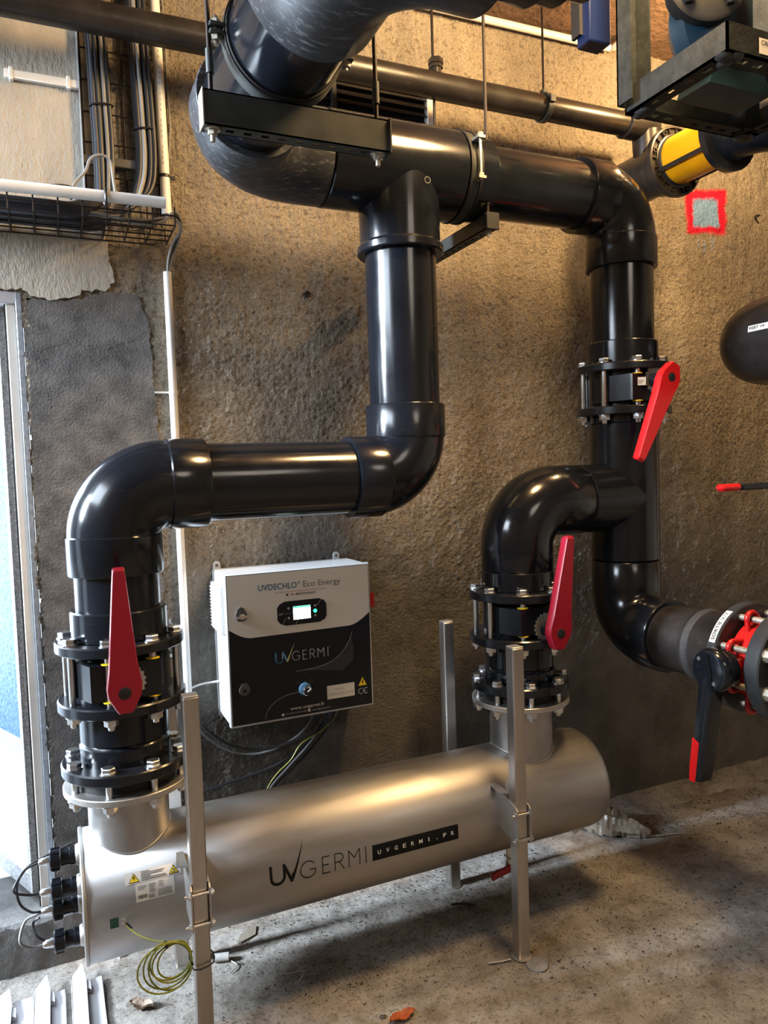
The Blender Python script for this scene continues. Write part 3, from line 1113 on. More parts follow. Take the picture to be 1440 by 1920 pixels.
def lower_joint(x, z_top, seam, f3, st, label, ph):
    """stub ends and backing flange bolted on a steel nozzle flange"""
    t = thing('flange_joint', label, 'flange', (x, PY, st[0]))
    obj('upper_stub', MB().lathe((x, PY, seam + 0.003), (0, 0, 1), [(0, 0.114), (0.004, 0.118), (z_top - seam - 0.003, 0.118)], 56), 'pvc', t)
    obj('lower_stub', MB().lathe((x, PY, f3[1]), (0, 0, 1), [(0, 0.121), (seam - f3[1] - 0.006, 0.121), (seam - f3[1] - 0.003, 0.117), (seam - f3[1] + 0.004, 0.112)], 56), 'pvc', t)
    obj('backing_flange', flange_mb(x, PY, *f3), 'pvc_flange', t)
    obj('gasket', MB().lathe((x, PY, st[1]), (0, 0, 1), [(0, 0.132), (0.008, 0.134), (f3[0] - st[1], 0.134)], 48), 'rubber', t)
    bolt_ring(t, x, PY, f3[1], 8, 0.1475, f3[1] - st[0], ph)
    return t


lower_joint(XL, 0.943, 0.848, (0.768, 0.797), (0.714, 0.732), 'bolted black flange joint on the left steel nozzle', PH)
lower_joint(XI, 0.957, 0.868, (0.797, 0.826), (0.744, 0.762), 'bolted black flange joint on the right steel nozzle', PH + 0.05)

# ------------------------------------------------------------------ steel UV reactor
TYC, TZC, TR = PY, 0.422, 0.174
ur = thing('uv_reactor', 'long brushed steel cylinder reactor lying along the wall above the floor', 'water reactor', (0.9, PY, TZC - TR))
sh = MB().lathe((0.026, TYC, TZC), (1, 0, 0), [(0, TR - 0.002), (0.002, TR), (1.660, TR), (1.685, TR - 0.004), (1.702, TR - 0.016), (1.712, TR - 0.04), (1.717, TR - 0.09)], 96)
obj('shell', sh, 'steel', ur, ang=0.8)
obj('end_plate', MB().lathe((0.018, TYC, TZC), (1, 0, 0), [(0, TR + 0.001), (0.002, TR + 0.003), (0.008, TR + 0.003), (0.010, TR)], 96), 'steel_dull', ur)
for (x, st) in ((XL, (0.714, 0.732)), (XI, (0.744, 0.762))):
    nz = obj('nozzle', MB().lathe((x, TYC, TZC + 0.08), (0, 0, 1), [(0, 0.108), (st[0] - TZC - 0.08, 0.108)], 64), 'steel', ur)
    obj('nozzle_flange', MB().lathe((x, TYC, st[0]), (0, 0, 1), [(0, 0.166), (0.002, 0.168), (st[1] - st[0] - 0.002, 0.168), (st[1] - st[0], 0.166)], 64), 'steel_dull', nz)
    pts = []
    for i in range(72):
        a = 2 * pi * i / 72
        yy = 0.109 * math.sin(a)
        pts.append((x + 0.109 * math.cos(a), TYC + yy, TZC + math.sqrt(TR * TR - yy * yy) + 0.001))
    obj('weld_seam', MB().tube(pts, 0.0028, 6, closed=True), 'steel_dull', nz)


def on_tank(off=0.0012):
    return lambda u, a: (u, TYC - (TR + off) * math.cos(math.radians(a)), TZC + (TR + off) * math.sin(math.radians(a)))


DEG = math.degrees(1 / TR)      # degrees of arc per metre
# logo: thick UV, thin GERMI
T = on_tank(0.0010)


def dense(l, s=0.006):
    out = [l[0]]
    for a, b in zip(l, l[1:]):
        k = max(1, int(math.hypot(b[0] - a[0], b[1] - a[1]) / s))
        out += [(a[0] + (b[0] - a[0]) * i / k, a[1] + (b[1] - a[1]) * i / k) for i in range(1, k + 1)]
    return out


def strokes(parent, name, lines, w, material, fn, taper=None):
    polys = []
    for l in lines:
        l = dense(l)
        polys += ribbon(l, w, taper)
    # turn v metres into degrees
    mb = MB().flat([[(a, b) for a, b in q] for q in polys], fn)
    return obj(name, mb, material, parent, ang=3.0)


def tankm(u, v, off=0.0010):
    return T(u, v * DEG)


U_ = [(0.507, 0.036)] + [(0.507, 0.012)] + arc2(0.5265, 0.004, 0.0195, 180, 360, 10)[1:] + [(0.546, 0.034)]
strokes(ur, 'logo_u', [U_], 0.0078, 'ink_black', tankm)
strokes(ur, 'logo_v', [[(0.546, 0.034), (0.567, -0.014), (0.572, 0.004)]], 0.0085, 'ink_black', tankm)
strokes(ur, 'logo_swoosh', [[(0.567, -0.014), (0.578, 0.012), (0.588, 0.036), (0.598, 0.060), (0.608, 0.086)]], 0.0095, 'ink_black', tankm, 0.0008)
b0, t0 = -0.019, 0.029
G_ = arc2(0.617, (b0 + t0) / 2, 0.0235, 40, 330, 16, 0.024) + [(0.6385, 0.004), (0.622, 0.004)]
E1, E2 = [(0.682, t0), (0.660, t0), (0.660, b0), (0.683, b0)], [(0.660, 0.006), (0.678, 0.006)]
R1 = [(0.698, b0), (0.698, t0), (0.712, t0)] + arc2(0.712, 0.017, 0.012, 90, -90, 8)[1:] + [(0.698, 0.005)]
R2 = [(0.712, 0.005), (0.726, b0)]
M_ = [(0.742, b0), (0.742, t0), (0.759, 0.006), (0.776, t0), (0.776, b0)]
I_ = [(0.796, b0), (0.796, t0)]
strokes(ur, 'logo_letters', [G_, E1, E2, R1, R2, M_, I_], 0.0026, 'ink_black', tankm)
pl = obj('url_plate', MB().flat(grid_poly(0.817, 1.110, -0.0205, 0.0265, 2, 10), tankm), 'ink_black', ur, ang=3.0)
mb = MB()
for i, ch_ in enumerate('UVGERMI.FR'):
    cxx = 0.839 + i * (1.089 - 0.839) / 9
    p_ = text_polys(ch_, 0.012)
    if ch_ == '.':
        q_ = [disc(cxx, -0.0015, 0.0017, 8)]
    else:
        wd = 0.0035 if ch_ == 'I' else 0.0105 if ch_ != 'M' else 0.012
        q_ = fit(p_, cxx - wd / 2, cxx + wd / 2, -0.003, 0.0095)
    mb.flat(q_, lambda u, v: on_tank(0.0016)(u, v * DEG))
obj('url_lettering', mb, 'ink_white', pl, ang=3.0)
# warning sticker and rating plate
A = lambda u, a: on_tank(0.0010)(u, a)
A2 = lambda u, a: on_tank(0.0015)(u, a)
A3 = lambda u, a: on_tank(0.0019)(u, a)
ws = obj('warning_sticker', MB().flat(grid_poly(0.123, 0.266, 26.3, 35.8, 1, 4), A), 'label_white', ur, ang=3.0)
for cx_ in (0.145, 0.247):
    obj('warning_triangle', MB().flat([[(cx_ - 0.0135, 27.2), (cx_ + 0.0135, 27.2), (cx_, 34.6)]], A2), 'ink_black', ws, ang=3.0)
    obj('triangle_field', MB().flat([[(cx_ - 0.0112, 27.7), (cx_ + 0.0112, 27.7), (cx_, 33.7)]], A3), 'yellow', ws, ang=3.0)
A4 = lambda u, a: on_tank(0.0022)(u, a)
bolt_p = [(0.1445, 32.6), (0.1415, 30.3), (0.1447, 30.5), (0.1425, 28.3), (0.1482, 31.0), (0.1450, 30.9), (0.1470, 32.6)]
obj('lightning_mark', MB().flat([bolt_p], A4), 'ink_black', ws, ang=3.0)
obj('sun_mark', MB().flat([disc(0.247, 30.6, 0.0028, 10, 0.95)] + [[(0.240, 28.3), (0.254, 28.3), (0.254, 28.9), (0.240, 28.9)]], A4), 'ink_grey', ws, ang=3.0)
mb = MB()
for q in range(6):
    a = 34.4 - q * 1.35
    ln_ = [0.022, 0.060, 0.055, 0.024, 0.062, 0.066][q]
    mb.flat([[(0.163, a - 0.35), (0.163 + ln_, a - 0.35), (0.163 + ln_, a + 0.35), (0.163, a + 0.35)]], A2)
obj('sticker_print', mb, 'ink_grey', ws, ang=3.0)
rp = obj('rating_plate', MB().flat(grid_poly(0.147, 0.246, 11.0, 25.9, 1, 5), A), 'label_white', ur, ang=3.0)
mb = MB()
r_ = random.Random(4)
for (x0, x1, a0, a1, n) in ((0.152, 0.176, 20.0, 24.0, 3), (0.180, 0.200, 16.5, 24.0, 8), (0.204, 0.222, 19.0, 24.5, 4), (0.178, 0.198, 12.2, 15.6, 4), (0.202, 0.242, 12.2, 18.2, 6)):
    for q in range(n):
        a = a1 - (a1 - a0) * (q + 0.5) / n
        mb.flat([[(x0 + r_.uniform(0, .003), a - 0.22), (x1 - r_.uniform(0, .008), a - 0.22), (x1 - r_.uniform(0, .008), a + 0.22), (x0, a + 0.22)]], A2)
obj('plate_print', mb, 'ink_grey', rp, ang=3.0)
mb = MB()
for q in range(11):
    x0 = 0.153 + q * 0.0021
    mb.flat([[(x0, 13.6), (x0 + r_.choice((0.0006, 0.0012, 0.0016)), 13.6), (x0 + 0.0010, 16.4), (x0, 16.4)]], A2)
obj('barcode', mb, 'ink_black', rp, ang=3.0)
gs = obj('earth_sticker', MB().flat(grid_poly(0.080, 0.1005, -5.6, 2.9, 1, 3), A), 'ink_green', ur, ang=3.0)
obj('earth_ring', MB().flat([[(a, b * DEG) for a, b in q] for q in ring(0.0902, -0.0035, 0.0062, 0.0070, 20)], A2), 'ink_grey', gs, ang=3.0)
et = MB()
ep = Vector((0.113, TYC - TR + 0.001, TZC - 0.004))
et.lathe(ep, (0, -1, 0), [(0, 0.0085), (0.003, 0.0085)], 16)
et.lathe(ep + Vector((0, -0.003, 0)), (0, -1, 0), [(0, 0.0068), (0.006, 0.0068)], 6)
et.lathe(ep + Vector((0, -0.009, 0)), (0, -1, 0), [(0, 0.0032), (0.008, 0.0032)], 10)
obj('earth_stud', et, 'zinc', ur)
# four lamp connectors on the end plate
CON = [(2.190, 0.534), (2.165, 0.461), (2.195, 0.394), (2.165, 0.318)]
tips = []
sl = mesh_of(MB().lathe((0, 0, 0), (-1, 0, 0), [(0, 0.0245), (0.022, 0.0245), (0.023, 0.022), (0.046, 0.022)], 28), 'sleeve', 'pvc_flange')
cap_mb = MB().lathe((0, 0, 0), (-1, 0, 0), [(0.045, 0.0265), (0.047, 0.0285), (0.070, 0.0285), (0.073, 0.0255), (0.073, 0.012)], 28)
for i in range(9):
    a = 2 * pi * i / 9
    cap_mb.obox((-0.0585, 0.0282 * math.cos(a), 0.0282 * math.sin(a)), ((1, 0, 0), (0, -math.sin(a), math.cos(a)), (0, math.cos(a), math.sin(a))), (0.010, 0.004, 0.0022))
capm = mesh_of(cap_mb, 'cap', 'pvc_flange')
gl = MB().lathe((0, 0, 0), (-1, 0, 0), [(0.072, 0.0125), (0.083, 0.0125)], 6)
gl.lathe((0, 0, 0), (-1, 0, 0), [(0.083, 0.0105), (0.090, 0.0105), (0.098, 0.0085), (0.101, 0.005)], 18)
glm = mesh_of(gl, 'gland', 'zinc')
wb = mesh_of(MB().lathe((0, 0, 0), (-1, 0, 0), [(-0.002, 0.029), (0.004, 0.028), (0.008, 0.025)], 28), 'weld_boss', 'steel_dull')
for (cy, cz) in CON:
    o = inst('lamp_connector', sl, ur, (0.016, cy, cz))
    for nm, me in (('screw_cap', capm), ('cable_gland', glm), ('weld_boss', wb)):
        inst(nm, me, o, (0.016, cy, cz))
    tips.append(Vector((0.016 - 0.100, cy, cz)))


def cable(pts, r, material, label, group=None, name='cable', k=7, seg=8, cat='cable'):
    return obj(name, MB().tube(smooth_path(pts, k), r, seg), material, None, label, cat, group)


def V3(*a): return Vector(a)


lt = 'thin black lamp lead looping '
cable([tips[0], tips[0] + V3(-.035, 0, -.012), tips[0] + V3(-.055, -.01, -.045), tips[0] + V3(-.050, -.02, -.09), tips[0] + V3(-.025, -.01, -.125), tips[2] + V3(-.004, 0, .002)], 0.0035, 'cable_black', lt + 'from the top connector to the third')
cable([tips[1], tips[1] + V3(-.03, 0, .004), tips[1] + V3(-.062, 0, .022), tips[1] + V3(-.045, .02, .05), tips[1] + V3(-.01, .05, .066), (0.002, 2.24, 0.545)], 0.0035, 'cable_black', lt + 'from the second connector up behind the top one')
cable([tips[3], tips[3] + V3(-.03, 0, .002), tips[3] + V3(-.055, 0, .025), tips[3] + V3(-.042, .03, .06), tips[2] + V3(-.012, 0, -.004), tips[2] + V3(0, 0, -.001)], 0.0038, 'cable_grey', 'thin greyish lamp lead looping outside the lowest two connectors')
cable([tips[3] + V3(.004, .006, .008), tips[3] + V3(-.015, .01, .025), tips[3] + V3(-.022, .03, .05), tips[2] + V3(-.006, -.005, -.012)], 0.0035, 'cable_black', lt + 'between the lowest two connectors, the inner loop')

# drain valve under the right end
dv = thing('drain_valve', 'small drain valve with red lever under the right end of the reactor', 'valve', (1.40, 2.17, 0.17))
b_ = MB()
b_.cyl((1.40, 2.17, 0.255), (1.40, 2.17, 0.19), 0.013, 16)
b_.lathe((1.40, 2.17, 0.20), (0, 0, -1), [(0, 0.018), (0.012, 0.018)], 6)
b_.cyl((1.40, 2.17, 0.195), (1.40, 2.17, 0.150), 0.016, 20)
b_.cyl((1.40, 2.17, 0.172), (1.435, 2.18, 0.172), 0.012, 16)
b_.lathe((1.428, 2.178, 0.172), (1, 0.25, 0), [(0, 0.018), (0.014, 0.018)], 6)
obj('valve_body', b_, 'chrome', dv)
b_ = MB().obox((1.358, 2.150, 0.158), ((1, 0.12, 0.10), (-0.12, 1, 0), (-0.1, 0, 1)), (0.045, 0.004, 0.012))
obj('lever', b_, 'red_shaded', dv, 'red lever')

# ------------------------------------------------------------------ support posts
def post(x0, y0, label, w=0.042):
    t = thing('support_post', label, 'post', (x0 + w / 2, y0 + w / 2, 0), 'reactor support posts')
    obj('tube', MB().bbox((x0, y0, 0.0), (x0 + w, y0 + w, 1.000), 0.0035), 'steel_post', t)
    obj('end_cap', MB().bbox((x0 + 0.001, y0 + 0.001, 0.999), (x0 + w - 0.001, y0 + w - 0.001, 1.003), 0.0015), 'steel_dull', t)
    obj('foot_weld', MB().lathe((x0 + w / 2, y0 + w / 2, 0.0), (0, 0, 1), [(0, w * 0.78), (0.003, w * 0.78)], 24), 'steel_dull', t)
    return t


PXL, PXR, PYF = 0.277, 1.274, 1.925
post(PXL, PYF, 'square steel post in front of the reactor, left one')
post(PXR, PYF, 'square steel post in front of the reactor, right one')
post(PXL + 0.008, 2.385, 'square steel post behind the reactor, left one mostly hidden')
post(PXR + 0.010, 2.385, 'square steel post behind the reactor, right one against the dark wall')


def bracket(xp, z0, z1):
    w = 0.042
    for s, xx in ((-1, xp - 0.0045), (1, xp + w + 0.0005)):
        poly = [(PYF - 0.012, z0 + 0.004), (PYF - 0.012, z1 - 0.03), (PYF - 0.004, z1 - 0.022), (2.045, z1 + 0.012), (2.045, z0 + 0.03)]
        b = obj('saddle_bracket', MB().prism(poly, (xx, 0, 0), (0, 1, 0), (0, 0, 1), (0.004, 0, 0)), 'steel_dull', ur, ang=0.3)
    obj('saddle_lip', MB().prism([(xp - 0.030, 1.975), (xp + 0.0, 1.962), (xp + 0.0, 2.05), (xp - 0.018, 2.05)], (0, 0, z1 + 0.010), (1, 0, 0), (0, 1, 0), (0, 0, 0.004)), 'steel_dull', ur, ang=0.3)
    for zz in (z0 + 0.018, z1 - 0.045):
        b = MB()
        b.cyl((xp - 0.020, PYF - 0.0065, zz), (xp + w + 0.014, PYF - 0.0065, zz), 0.0042, 12)
        b.lathe((xp - 0.0045, PYF - 0.0065, zz), (-1, 0, 0), [(0, 0.0085), (0.007, 0.0085)], 6)
        b.lathe((xp + w + 0.0045, PYF - 0.0065, zz), (1, 0, 0), [(0, 0.0085), (0.007, 0.0085)], 6)
        obj('clamp_bolt', b, 'zinc', ur)


bracket(PXR, 0.375, 0.520)
bracket(PXL, 0.385, 0.530)

# ------------------------------------------------------------------ earth wire coil
wire = [ep + V3(0.004, -0.010, -0.004), (0.128, 1.985, 0.402), (0.150, 1.960, 0.392), (0.180, 1.935, 0.386), (0.214, 1.912, 0.386)]
cxw, czw = 0.214, 0.338
nturn = 6
for i in range(1, nturn * 14 + 1):
    a = pi / 2 - 2 * pi * i / 14
    k_ = i / 14
    rx = 0.040 + 0.0040 * k_ + 0.006 * math.sin(k_ * 2.3)
    rz = 0.042 + 0.0042 * k_ + 0.006 * math.cos(k_ * 1.7)
    dz = -0.006 * math.sin(k_ * 1.3)
    wire.append((cxw + rx * math.cos(a) + 0.052 - rx, 1.907 + 0.006 * math.sin(k_ * 1.1 + a), czw + (0.048 - rz) + rz * math.sin(a) + dz))
cl_ = thing('earth_wire', 'coil of yellow and green earth wire hanging on the left post', 'wire', (cxw, 1.907, 0.25))
obj('strand', MB().tube(smooth_path(wire, 3), 0.0023, 7), 'yg_yellow', cl_)
obj('crimp_lug', MB().cyl(ep + V3(0.006, -0.009, -0.004), ep + V3(0.018, -0.020, -0.016), 0.0035, 10), 'blue_paint', cl_)
for (tx, tz) in ((0.205, 0.383), (0.266, 0.320)):
    obj('cable_tie', MB().lathe((tx - 0.003, 1.908, tz), (1, 0, 0.2), [(0, 0.010), (0.006, 0.010)], 12), 'cable_black', cl_)
zt = MB()
zr = [(PXL - 0.004, 1.921), (PXL + 0.046, 1.921), (PXL + 0.046, 1.971), (PXL - 0.004, 1.971)]
zt.tube(smooth_path([(p[0], p[1], 0.288 + 0.006 * i) for i, p in enumerate(zr)], 3, True), 0.0022, 6, closed=True)
obj('zip_tie', zt, 'cable_black', None, 'black zip tie round the left front post', 'cable tie')

# ------------------------------------------------------------------ control box
CX0, CX1, CZ0, CZ1, CYF = 0.500, 1.015, 0.727, 1.240, 2.428
cb = thing('control_box', 'white wall-mounted control box with black and cream front', 'control box', ((CX0 + CX1) / 2, 2.54, CZ0))
obj('body', MB().bbox((CX0 + 0.003, CYF + 0.022, CZ0 + 0.004), (CX1 - 0.003, WY + 0.004, CZ1 - 0.003), 0.005), 'white_box', cb)
dr = obj('door', MB().bbox((CX0, CYF, CZ0), (CX1, CYF + 0.0215, CZ1), 0.004), 'white_box', cb)


def FC(off):
    return lambda u, v: (u, CYF - off, v)


obj('front_film', MB().flat([[(0.508, 0.735), (1.008, 0.735), (1.008, 1.232), (0.508, 1.232)]], FC(0.0006)), 'film_cream', dr)
top = [(0.508, 1.056)]
top += [(0.508 + 0.076 * (i / 8), 1.056 - 0.034 * math.sin(pi / 2 * i / 8)) for i in range(1, 9)]
top += [(0.925, 1.024)]
top += [(0.925 + 0.083 * (i / 8), 1.024 + 0.040 * (1 - math.cos(pi / 2 * i / 8))) for i in range(1, 9)]
obj('dark_film', MB().flat([[(0.508, 0.735), (1.008, 0.735)] + top[::-1]], FC(0.0012)), 'film_dark', dr)
P2 = FC(0.0018)
P3 = FC(0.0024)
arcA = [(0.940, 1.000), (0.930, 0.975), (0.912, 0.948), (0.890, 0.925), (0.866, 0.909), (0.835, 0.898), (0.800, 0.892), (0.765, 0.890), (0.731, 0.889)]
fan = [(0.870, 0.906), (0.905, 0.936), (0.935, 0.985), (0.943, 0.950), (0.940, 0.90), (0.90, 0.868), (0.83, 0.880), (0.75, 0.888)]
obj('wave_field', MB().flat([fan], FC(0.0014)), 'film_mid', dr)
obj('curve_line', MB().flat(ribbon(arcA, 0.0016, 0.0012), P2), 'ink_faint', dr)
arcB = [(0.617, 0.743), (0.624, 0.765), (0.638, 0.784), (0.661, 0.800), (0.690, 0.811), (0.738, 0.817)]
obj('curve_line', MB().flat(ribbon(arcB, 0.0014), P2), 'ink_faint', dr)


def txt(name, s, x0, x1, z0, z1, material, fn=P2, bold=0.0, base=None, parent=None):
    return obj(name, MB().flat(fit(text_polys(s, bold), x0, x1, z0, z1, base), fn), material, parent or dr, ang=3.0)


txt('title_lettering', 'UVDECHLO', 0.611, 0.745, 1.1755, 1.1960, 'ink_blue', bold=0.014)
txt('registered_mark', '\u00ae', 0.748, 0.757, 1.188, 1.197, 'ink_blue')
txt('subtitle_lettering', 'Eco Energy', 0.768, 0.903, 1.1765, 1.1965, 'ink_grey', base=0.70)
obj('rule_line', MB().flat([[(0.666, 1.1640), (0.850, 1.1640), (0.850, 1.1652), (0.666, 1.1652)]], P2), 'ink_red', dr)
obj('dot', MB().flat([disc(0.710, 1.1545, 0.0036, 14)], P2), 'ink_black', dr)
obj('dot', MB().flat(ring(0.7195, 1.1545, 0.0028, 0.0036, 14), P2), 'ink_faint', dr)
obj('dot', MB().flat([disc(0.729, 1.1545, 0.0036, 14)], P2), 'ink_red', dr)
txt('origin_lettering', 'MADE IN FRANCE', 0.740, 0.810, 1.1505, 1.1580, 'ink_black', bold=0.008)
# display panel
dp = [(0.673, 1.070), (0.673, 1.112), (0.682, 1.124), (0.700, 1.132), (0.822, 1.132), (0.840, 1.124), (0.848, 1.112), (0.848, 1.070), (0.840, 1.058), (0.822, 1.050), (0.700, 1.050), (0.682, 1.058)]
ds = obj('display', MB().prism(dp[::-1], (0, CYF - 0.0004, 0), (1, 0, 0), (0, 0, 1), (0, -0.0022, 0)), 'film_dark', dr, ang=0.3)
PD = FC(0.0034)
obj('screen', MB().flat([[(0.7285, 1.0675), (0.790, 1.0675), (0.790, 1.1125), (0.7285, 1.1125)]], PD), 'screen', ds)
obj('screen_bar', MB().flat([[(0.7285, 1.1060), (0.790, 1.1060), (0.790, 1.1125), (0.7285, 1.1125)]], FC(0.0038)), 'screen_bar', ds)
obj('led', MB().flat([disc(0.8065, 1.0905, 0.0060, 16)], PD), 'led_green', ds)
for (bx_, bz_) in ((0.712, 1.108), (0.712, 1.075), (0.8065, 1.1085), (0.8065, 1.0745)):
    obj('button', MB().flat([disc(bx_, bz_, 0.0040, 14)], PD), 'grey_light', ds)
obj('display_logo', MB().flat(fit(text_polys('UV'), 0.679, 0.692, 1.087, 1.0945), PD), 'ink_white', ds)
obj('display_logo', MB().flat(fit(text_polys('GERMI'), 0.694, 0.720, 1.0885, 1.0935), PD), 'ink_grey', ds)
obj('display_curve', MB().flat(ribbon([(0.812, 1.108), (0.820, 1.116), (0.829, 1.129)], 0.0014), PD), 'ink_faint', ds)
obj('display_curve', MB().flat(ribbon([(0.692, 1.056), (0.697, 1.068), (0.702, 1.075)], 0.0014), PD), 'ink_faint', ds)
obj('display_curve', MB().flat(ribbon([(0.737, 1.0525), (0.740, 1.060), (0.746, 1.066), (0.756, 1.069)], 0.0014), PD), 'ink_faint', ds)
# logo
b0, t0 = 0.9275, 0.9585
U2 = [(0.662, 0.960), (0.662, 0.940)] + arc2(0.6735, 0.937, 0.0115, 180, 360, 8)[1:] + [(0.685, 0.958)]
obj('logo_u', MB().flat(ribbon(U2, 0.0050), P2), 'ink_lightblue', dr)
obj('logo_v', MB().flat(ribbon([(0.687, 0.960), (0.7015, 0.928)], 0.0058), P2), 'ink_lightblue', dr)
obj('logo_swoosh', MB().flat(ribbon([(0.7015, 0.928), (0.711, 0.949), (0.719, 0.967), (0.728, 0.985)], 0.0056, 0.0006), P3), 'ink_gold', dr)
G2 = arc2(0.733, (b0 + t0) / 2, 0.0135, 45, 330, 14, 0.0155) + [(0.7455, 0.942), (0.736, 0.942)]
E2a, E2b = [(0.770, t0), (0.757, t0), (0.757, b0), (0.771, b0)], [(0.757, 0.9435), (0.768, 0.9435)]
R2a = [(0.783, b0), (0.783, t0), (0.791, t0)] + arc2(0.791, 0.9505, 0.008, 90, -90, 6)[1:] + [(0.783, 0.9425)]
R2b = [(0.791, 0.9425), (0.800, b0)]
M2 = [(0.811, b0), (0.811, t0), (0.822, 0.944), (0.833, t0), (0.833, b0)]
I2 = [(0.848, b0), (0.848, t0)]
ps = []
for l in (G2, E2a, E2b, R2a, R2b, M2, I2):
    ps += ribbon(l, 0.0019)
ps.append(disc(0.8545, 0.9595, 0.0012, 8))
obj('logo_letters', MB().flat(ps, P2), 'ink_white', dr, ang=3.0)
# selector knob
kb_ = obj('selector_ring', MB().lathe((0.760, CYF - 0.001, 0.824), (0, -1, 0), [(0, 0.0225), (0.004, 0.0215), (0.005, 0.0190)], 32), 'ink_lightblue', dr)
obj('selector_knob', MB().lathe((0.762, CYF - 0.005, 0.820), (0, -1, 0), [(0, 0.0165), (0.016, 0.0155), (0.018, 0.0135)], 32), 'chrome', kb_)
obj('knob_face', MB().lathe((0.762, CYF - 0.0225, 0.820), (0, -1, 0), [(0, 0.0132), (0.003, 0.0128)], 32), 'rubber', kb_)
obj('knob_pointer', MB().obox((0.767, CYF - 0.0268, 0.8235), ((0.8, 0, 0.6), (-0.6, 0, 0.8), (0, 1, 0)), (0.0075, 0.0016, 0.0012)), 'ink_white', kb_)
for (ix, iz, ir) in ((0.737, 0.850, 0.0055), (0.784, 0.850, 0.0060), (0.761, 0.851, 0.0022)):
    obj('mode_symbol', MB().flat(ring(ix, iz, ir - 0.0009, ir, 16), P2), 'ink_grey', dr)
# model label, warning, CE
ml = obj('model_label', MB().flat([[(0.8395, 0.774), (0.942, 0.774), (0.942, 0.8215), (0.8395, 0.8215)]], P2), 'label_white', dr)
txt('model_lettering', 'MODEL', 0.872, 0.904, 0.8035, 0.8095, 'ink_faint', P3, parent=ml)
txt('model_lettering', 'UVDECHLO\u00ae DD 300', 0.846, 0.937, 0.786, 0.7945, 'ink_faint', P3, parent=ml)
obj('hazard_sign', MB().flat([[(0.957, 0.805), (0.989, 0.805), (0.973, 0.835)]], P2), 'yellow', dr)
obj('hazard_bolt', MB().flat([[(0.9735, 0.8265), (0.9685, 0.8165), (0.9725, 0.817), (0.9700, 0.8080), (0.9775, 0.8190), (0.9735, 0.8185), (0.9765, 0.8265)]], P3), 'ink_black', dr)
ce = ribbon(arc2(0.966, 0.7855, 0.0095, 60, 300, 12), 0.0026) + ribbon(arc2(0.985, 0.7855, 0.0095, 60, 300, 12), 0.0026) + ribbon([(0.976, 0.7855), (0.983, 0.7855)], 0.0026)
obj('ce_mark', MB().flat(ce, P2), 'ink_white', dr, ang=3.0)
txt('web_lettering', 'www.uvgermi.fr', 0.705, 0.828, 0.7535, 0.7695, 'ink_white')
obj('contact_symbol', MB().flat([disc(0.679, 0.7465, 0.0048, 16)], P2), 'ink_white', dr)
txt('contact_lettering', '+33 (0)5 55 88 18 88', 0.687, 0.762, 0.7432, 0.7500, 'ink_faint')
obj('contact_symbol', MB().flat([disc(0.7715, 0.7475, 0.0048, 16)], P2), 'ink_white', dr)
txt('contact_lettering', 'contact@uvgermi.fr', 0.779, 0.850, 0.7425, 0.7505, 'ink_faint')
# locks, lugs, vent, main switch
lk = obj('lock_plate', MB().prism([(0.534, 1.090), (0.540, 1.082), (0.560, 1.082), (0.568, 1.090), (0.570, 1.104), (0.560, 1.124), (0.548, 1.130), (0.538, 1.122), (0.532, 1.104)][::-1], (0, CYF - 0.0006, 0), (1, 0, 0), (0, 0, 1), (0, -0.005, 0)), 'grey_plastic', dr, ang=0.3)
obj('wing_key', MB().lathe((0.552, CYF - 0.005, 1.099), (0, -1, 0), [(0, 0.012), (0.010, 0.010)], 24).obox((0.556, CYF - 0.018, 1.099), ((1, 0, 0.05), (0, 1, 0), (-0.05, 0, 1)), (0.022, 0.006, 0.0042)), 'chrome', lk)
lk = obj('lock_plate', MB().lathe((0.551, CYF - 0.0012, 0.851), (0, -1, 0), [(0, 0.0185), (0.004, 0.0175)], 28).prism([(0.5335, 0.855), (0.5685, 0.855), (0.560, 0.873), (0.542, 0.873)][::-1], (0, CYF - 0.0012, 0), (1, 0, 0), (0, 0, 1), (0, -0.003, 0)), 'grey_plastic', dr, ang=0.4)
obj('key_slot', MB().lathe((0.551, CYF - 0.0050, 0.849), (0, -1, 0), [(0, 0.0065), (0.0015, 0.0065)], 16), 'rubber', lk)
for (lx, lz, s) in ((0.518, CZ1, 1), (0.965, CZ1, 1), (0.515, CZ0 + 0.004, -1), (0.985, CZ0 + 0.004, -1)):
    lg = MB().prism([(-0.013, -0.008), (0.013, -0.008), (0.012, 0.016), (0.006, 0.024), (-0.006, 0.024), (-0.012, 0.016)] if s > 0 else [(-0.013, 0.008), (-0.012, -0.016), (-0.006, -0.024), (0.006, -0.024), (0.012, -0.016), (0.013, 0.008)], (lx, WY - 0.012, lz), (1, 0, 0), (0, 0, 1), (0, 0.006, 0))
    lo_ = obj('mounting_lug', lg, 'white_box', cb, ang=0.3)
    obj('lug_screw', MB().lathe((lx, WY - 0.012, lz + s * 0.010), (0, -1, 0), [(0, 0.006), (0.003, 0.005)], 14), 'grey_plastic', lo_)
vt = obj('vent_cover', MB().bbox((CX0 - 0.009, 2.465, 1.034), (CX0 + 0.004, 2.630, 1.197), 0.003), 'white_pvc', cb)
vm = mesh_of(MB().obox((0, 0, 0), ((0.75, 0, 0.66), (0, 1, 0), (-0.66, 0, 0.75)), (0.0045, 0.072, 0.0012)), 'vent_slat', 'white_pvc')
for i in range(13):
    inst('vent_slat', vm, vt, (CX0 - 0.0105, 2.5475, 1.048 + i * 0.0112))
sw = obj('switch_plate', MB().lathe((CX1 - 0.002, 2.49, 1.095), (1, 0, 0), [(0, 0.033), (0.008, 0.033), (0.010, 0.030)], 28), 'yellow', cb)
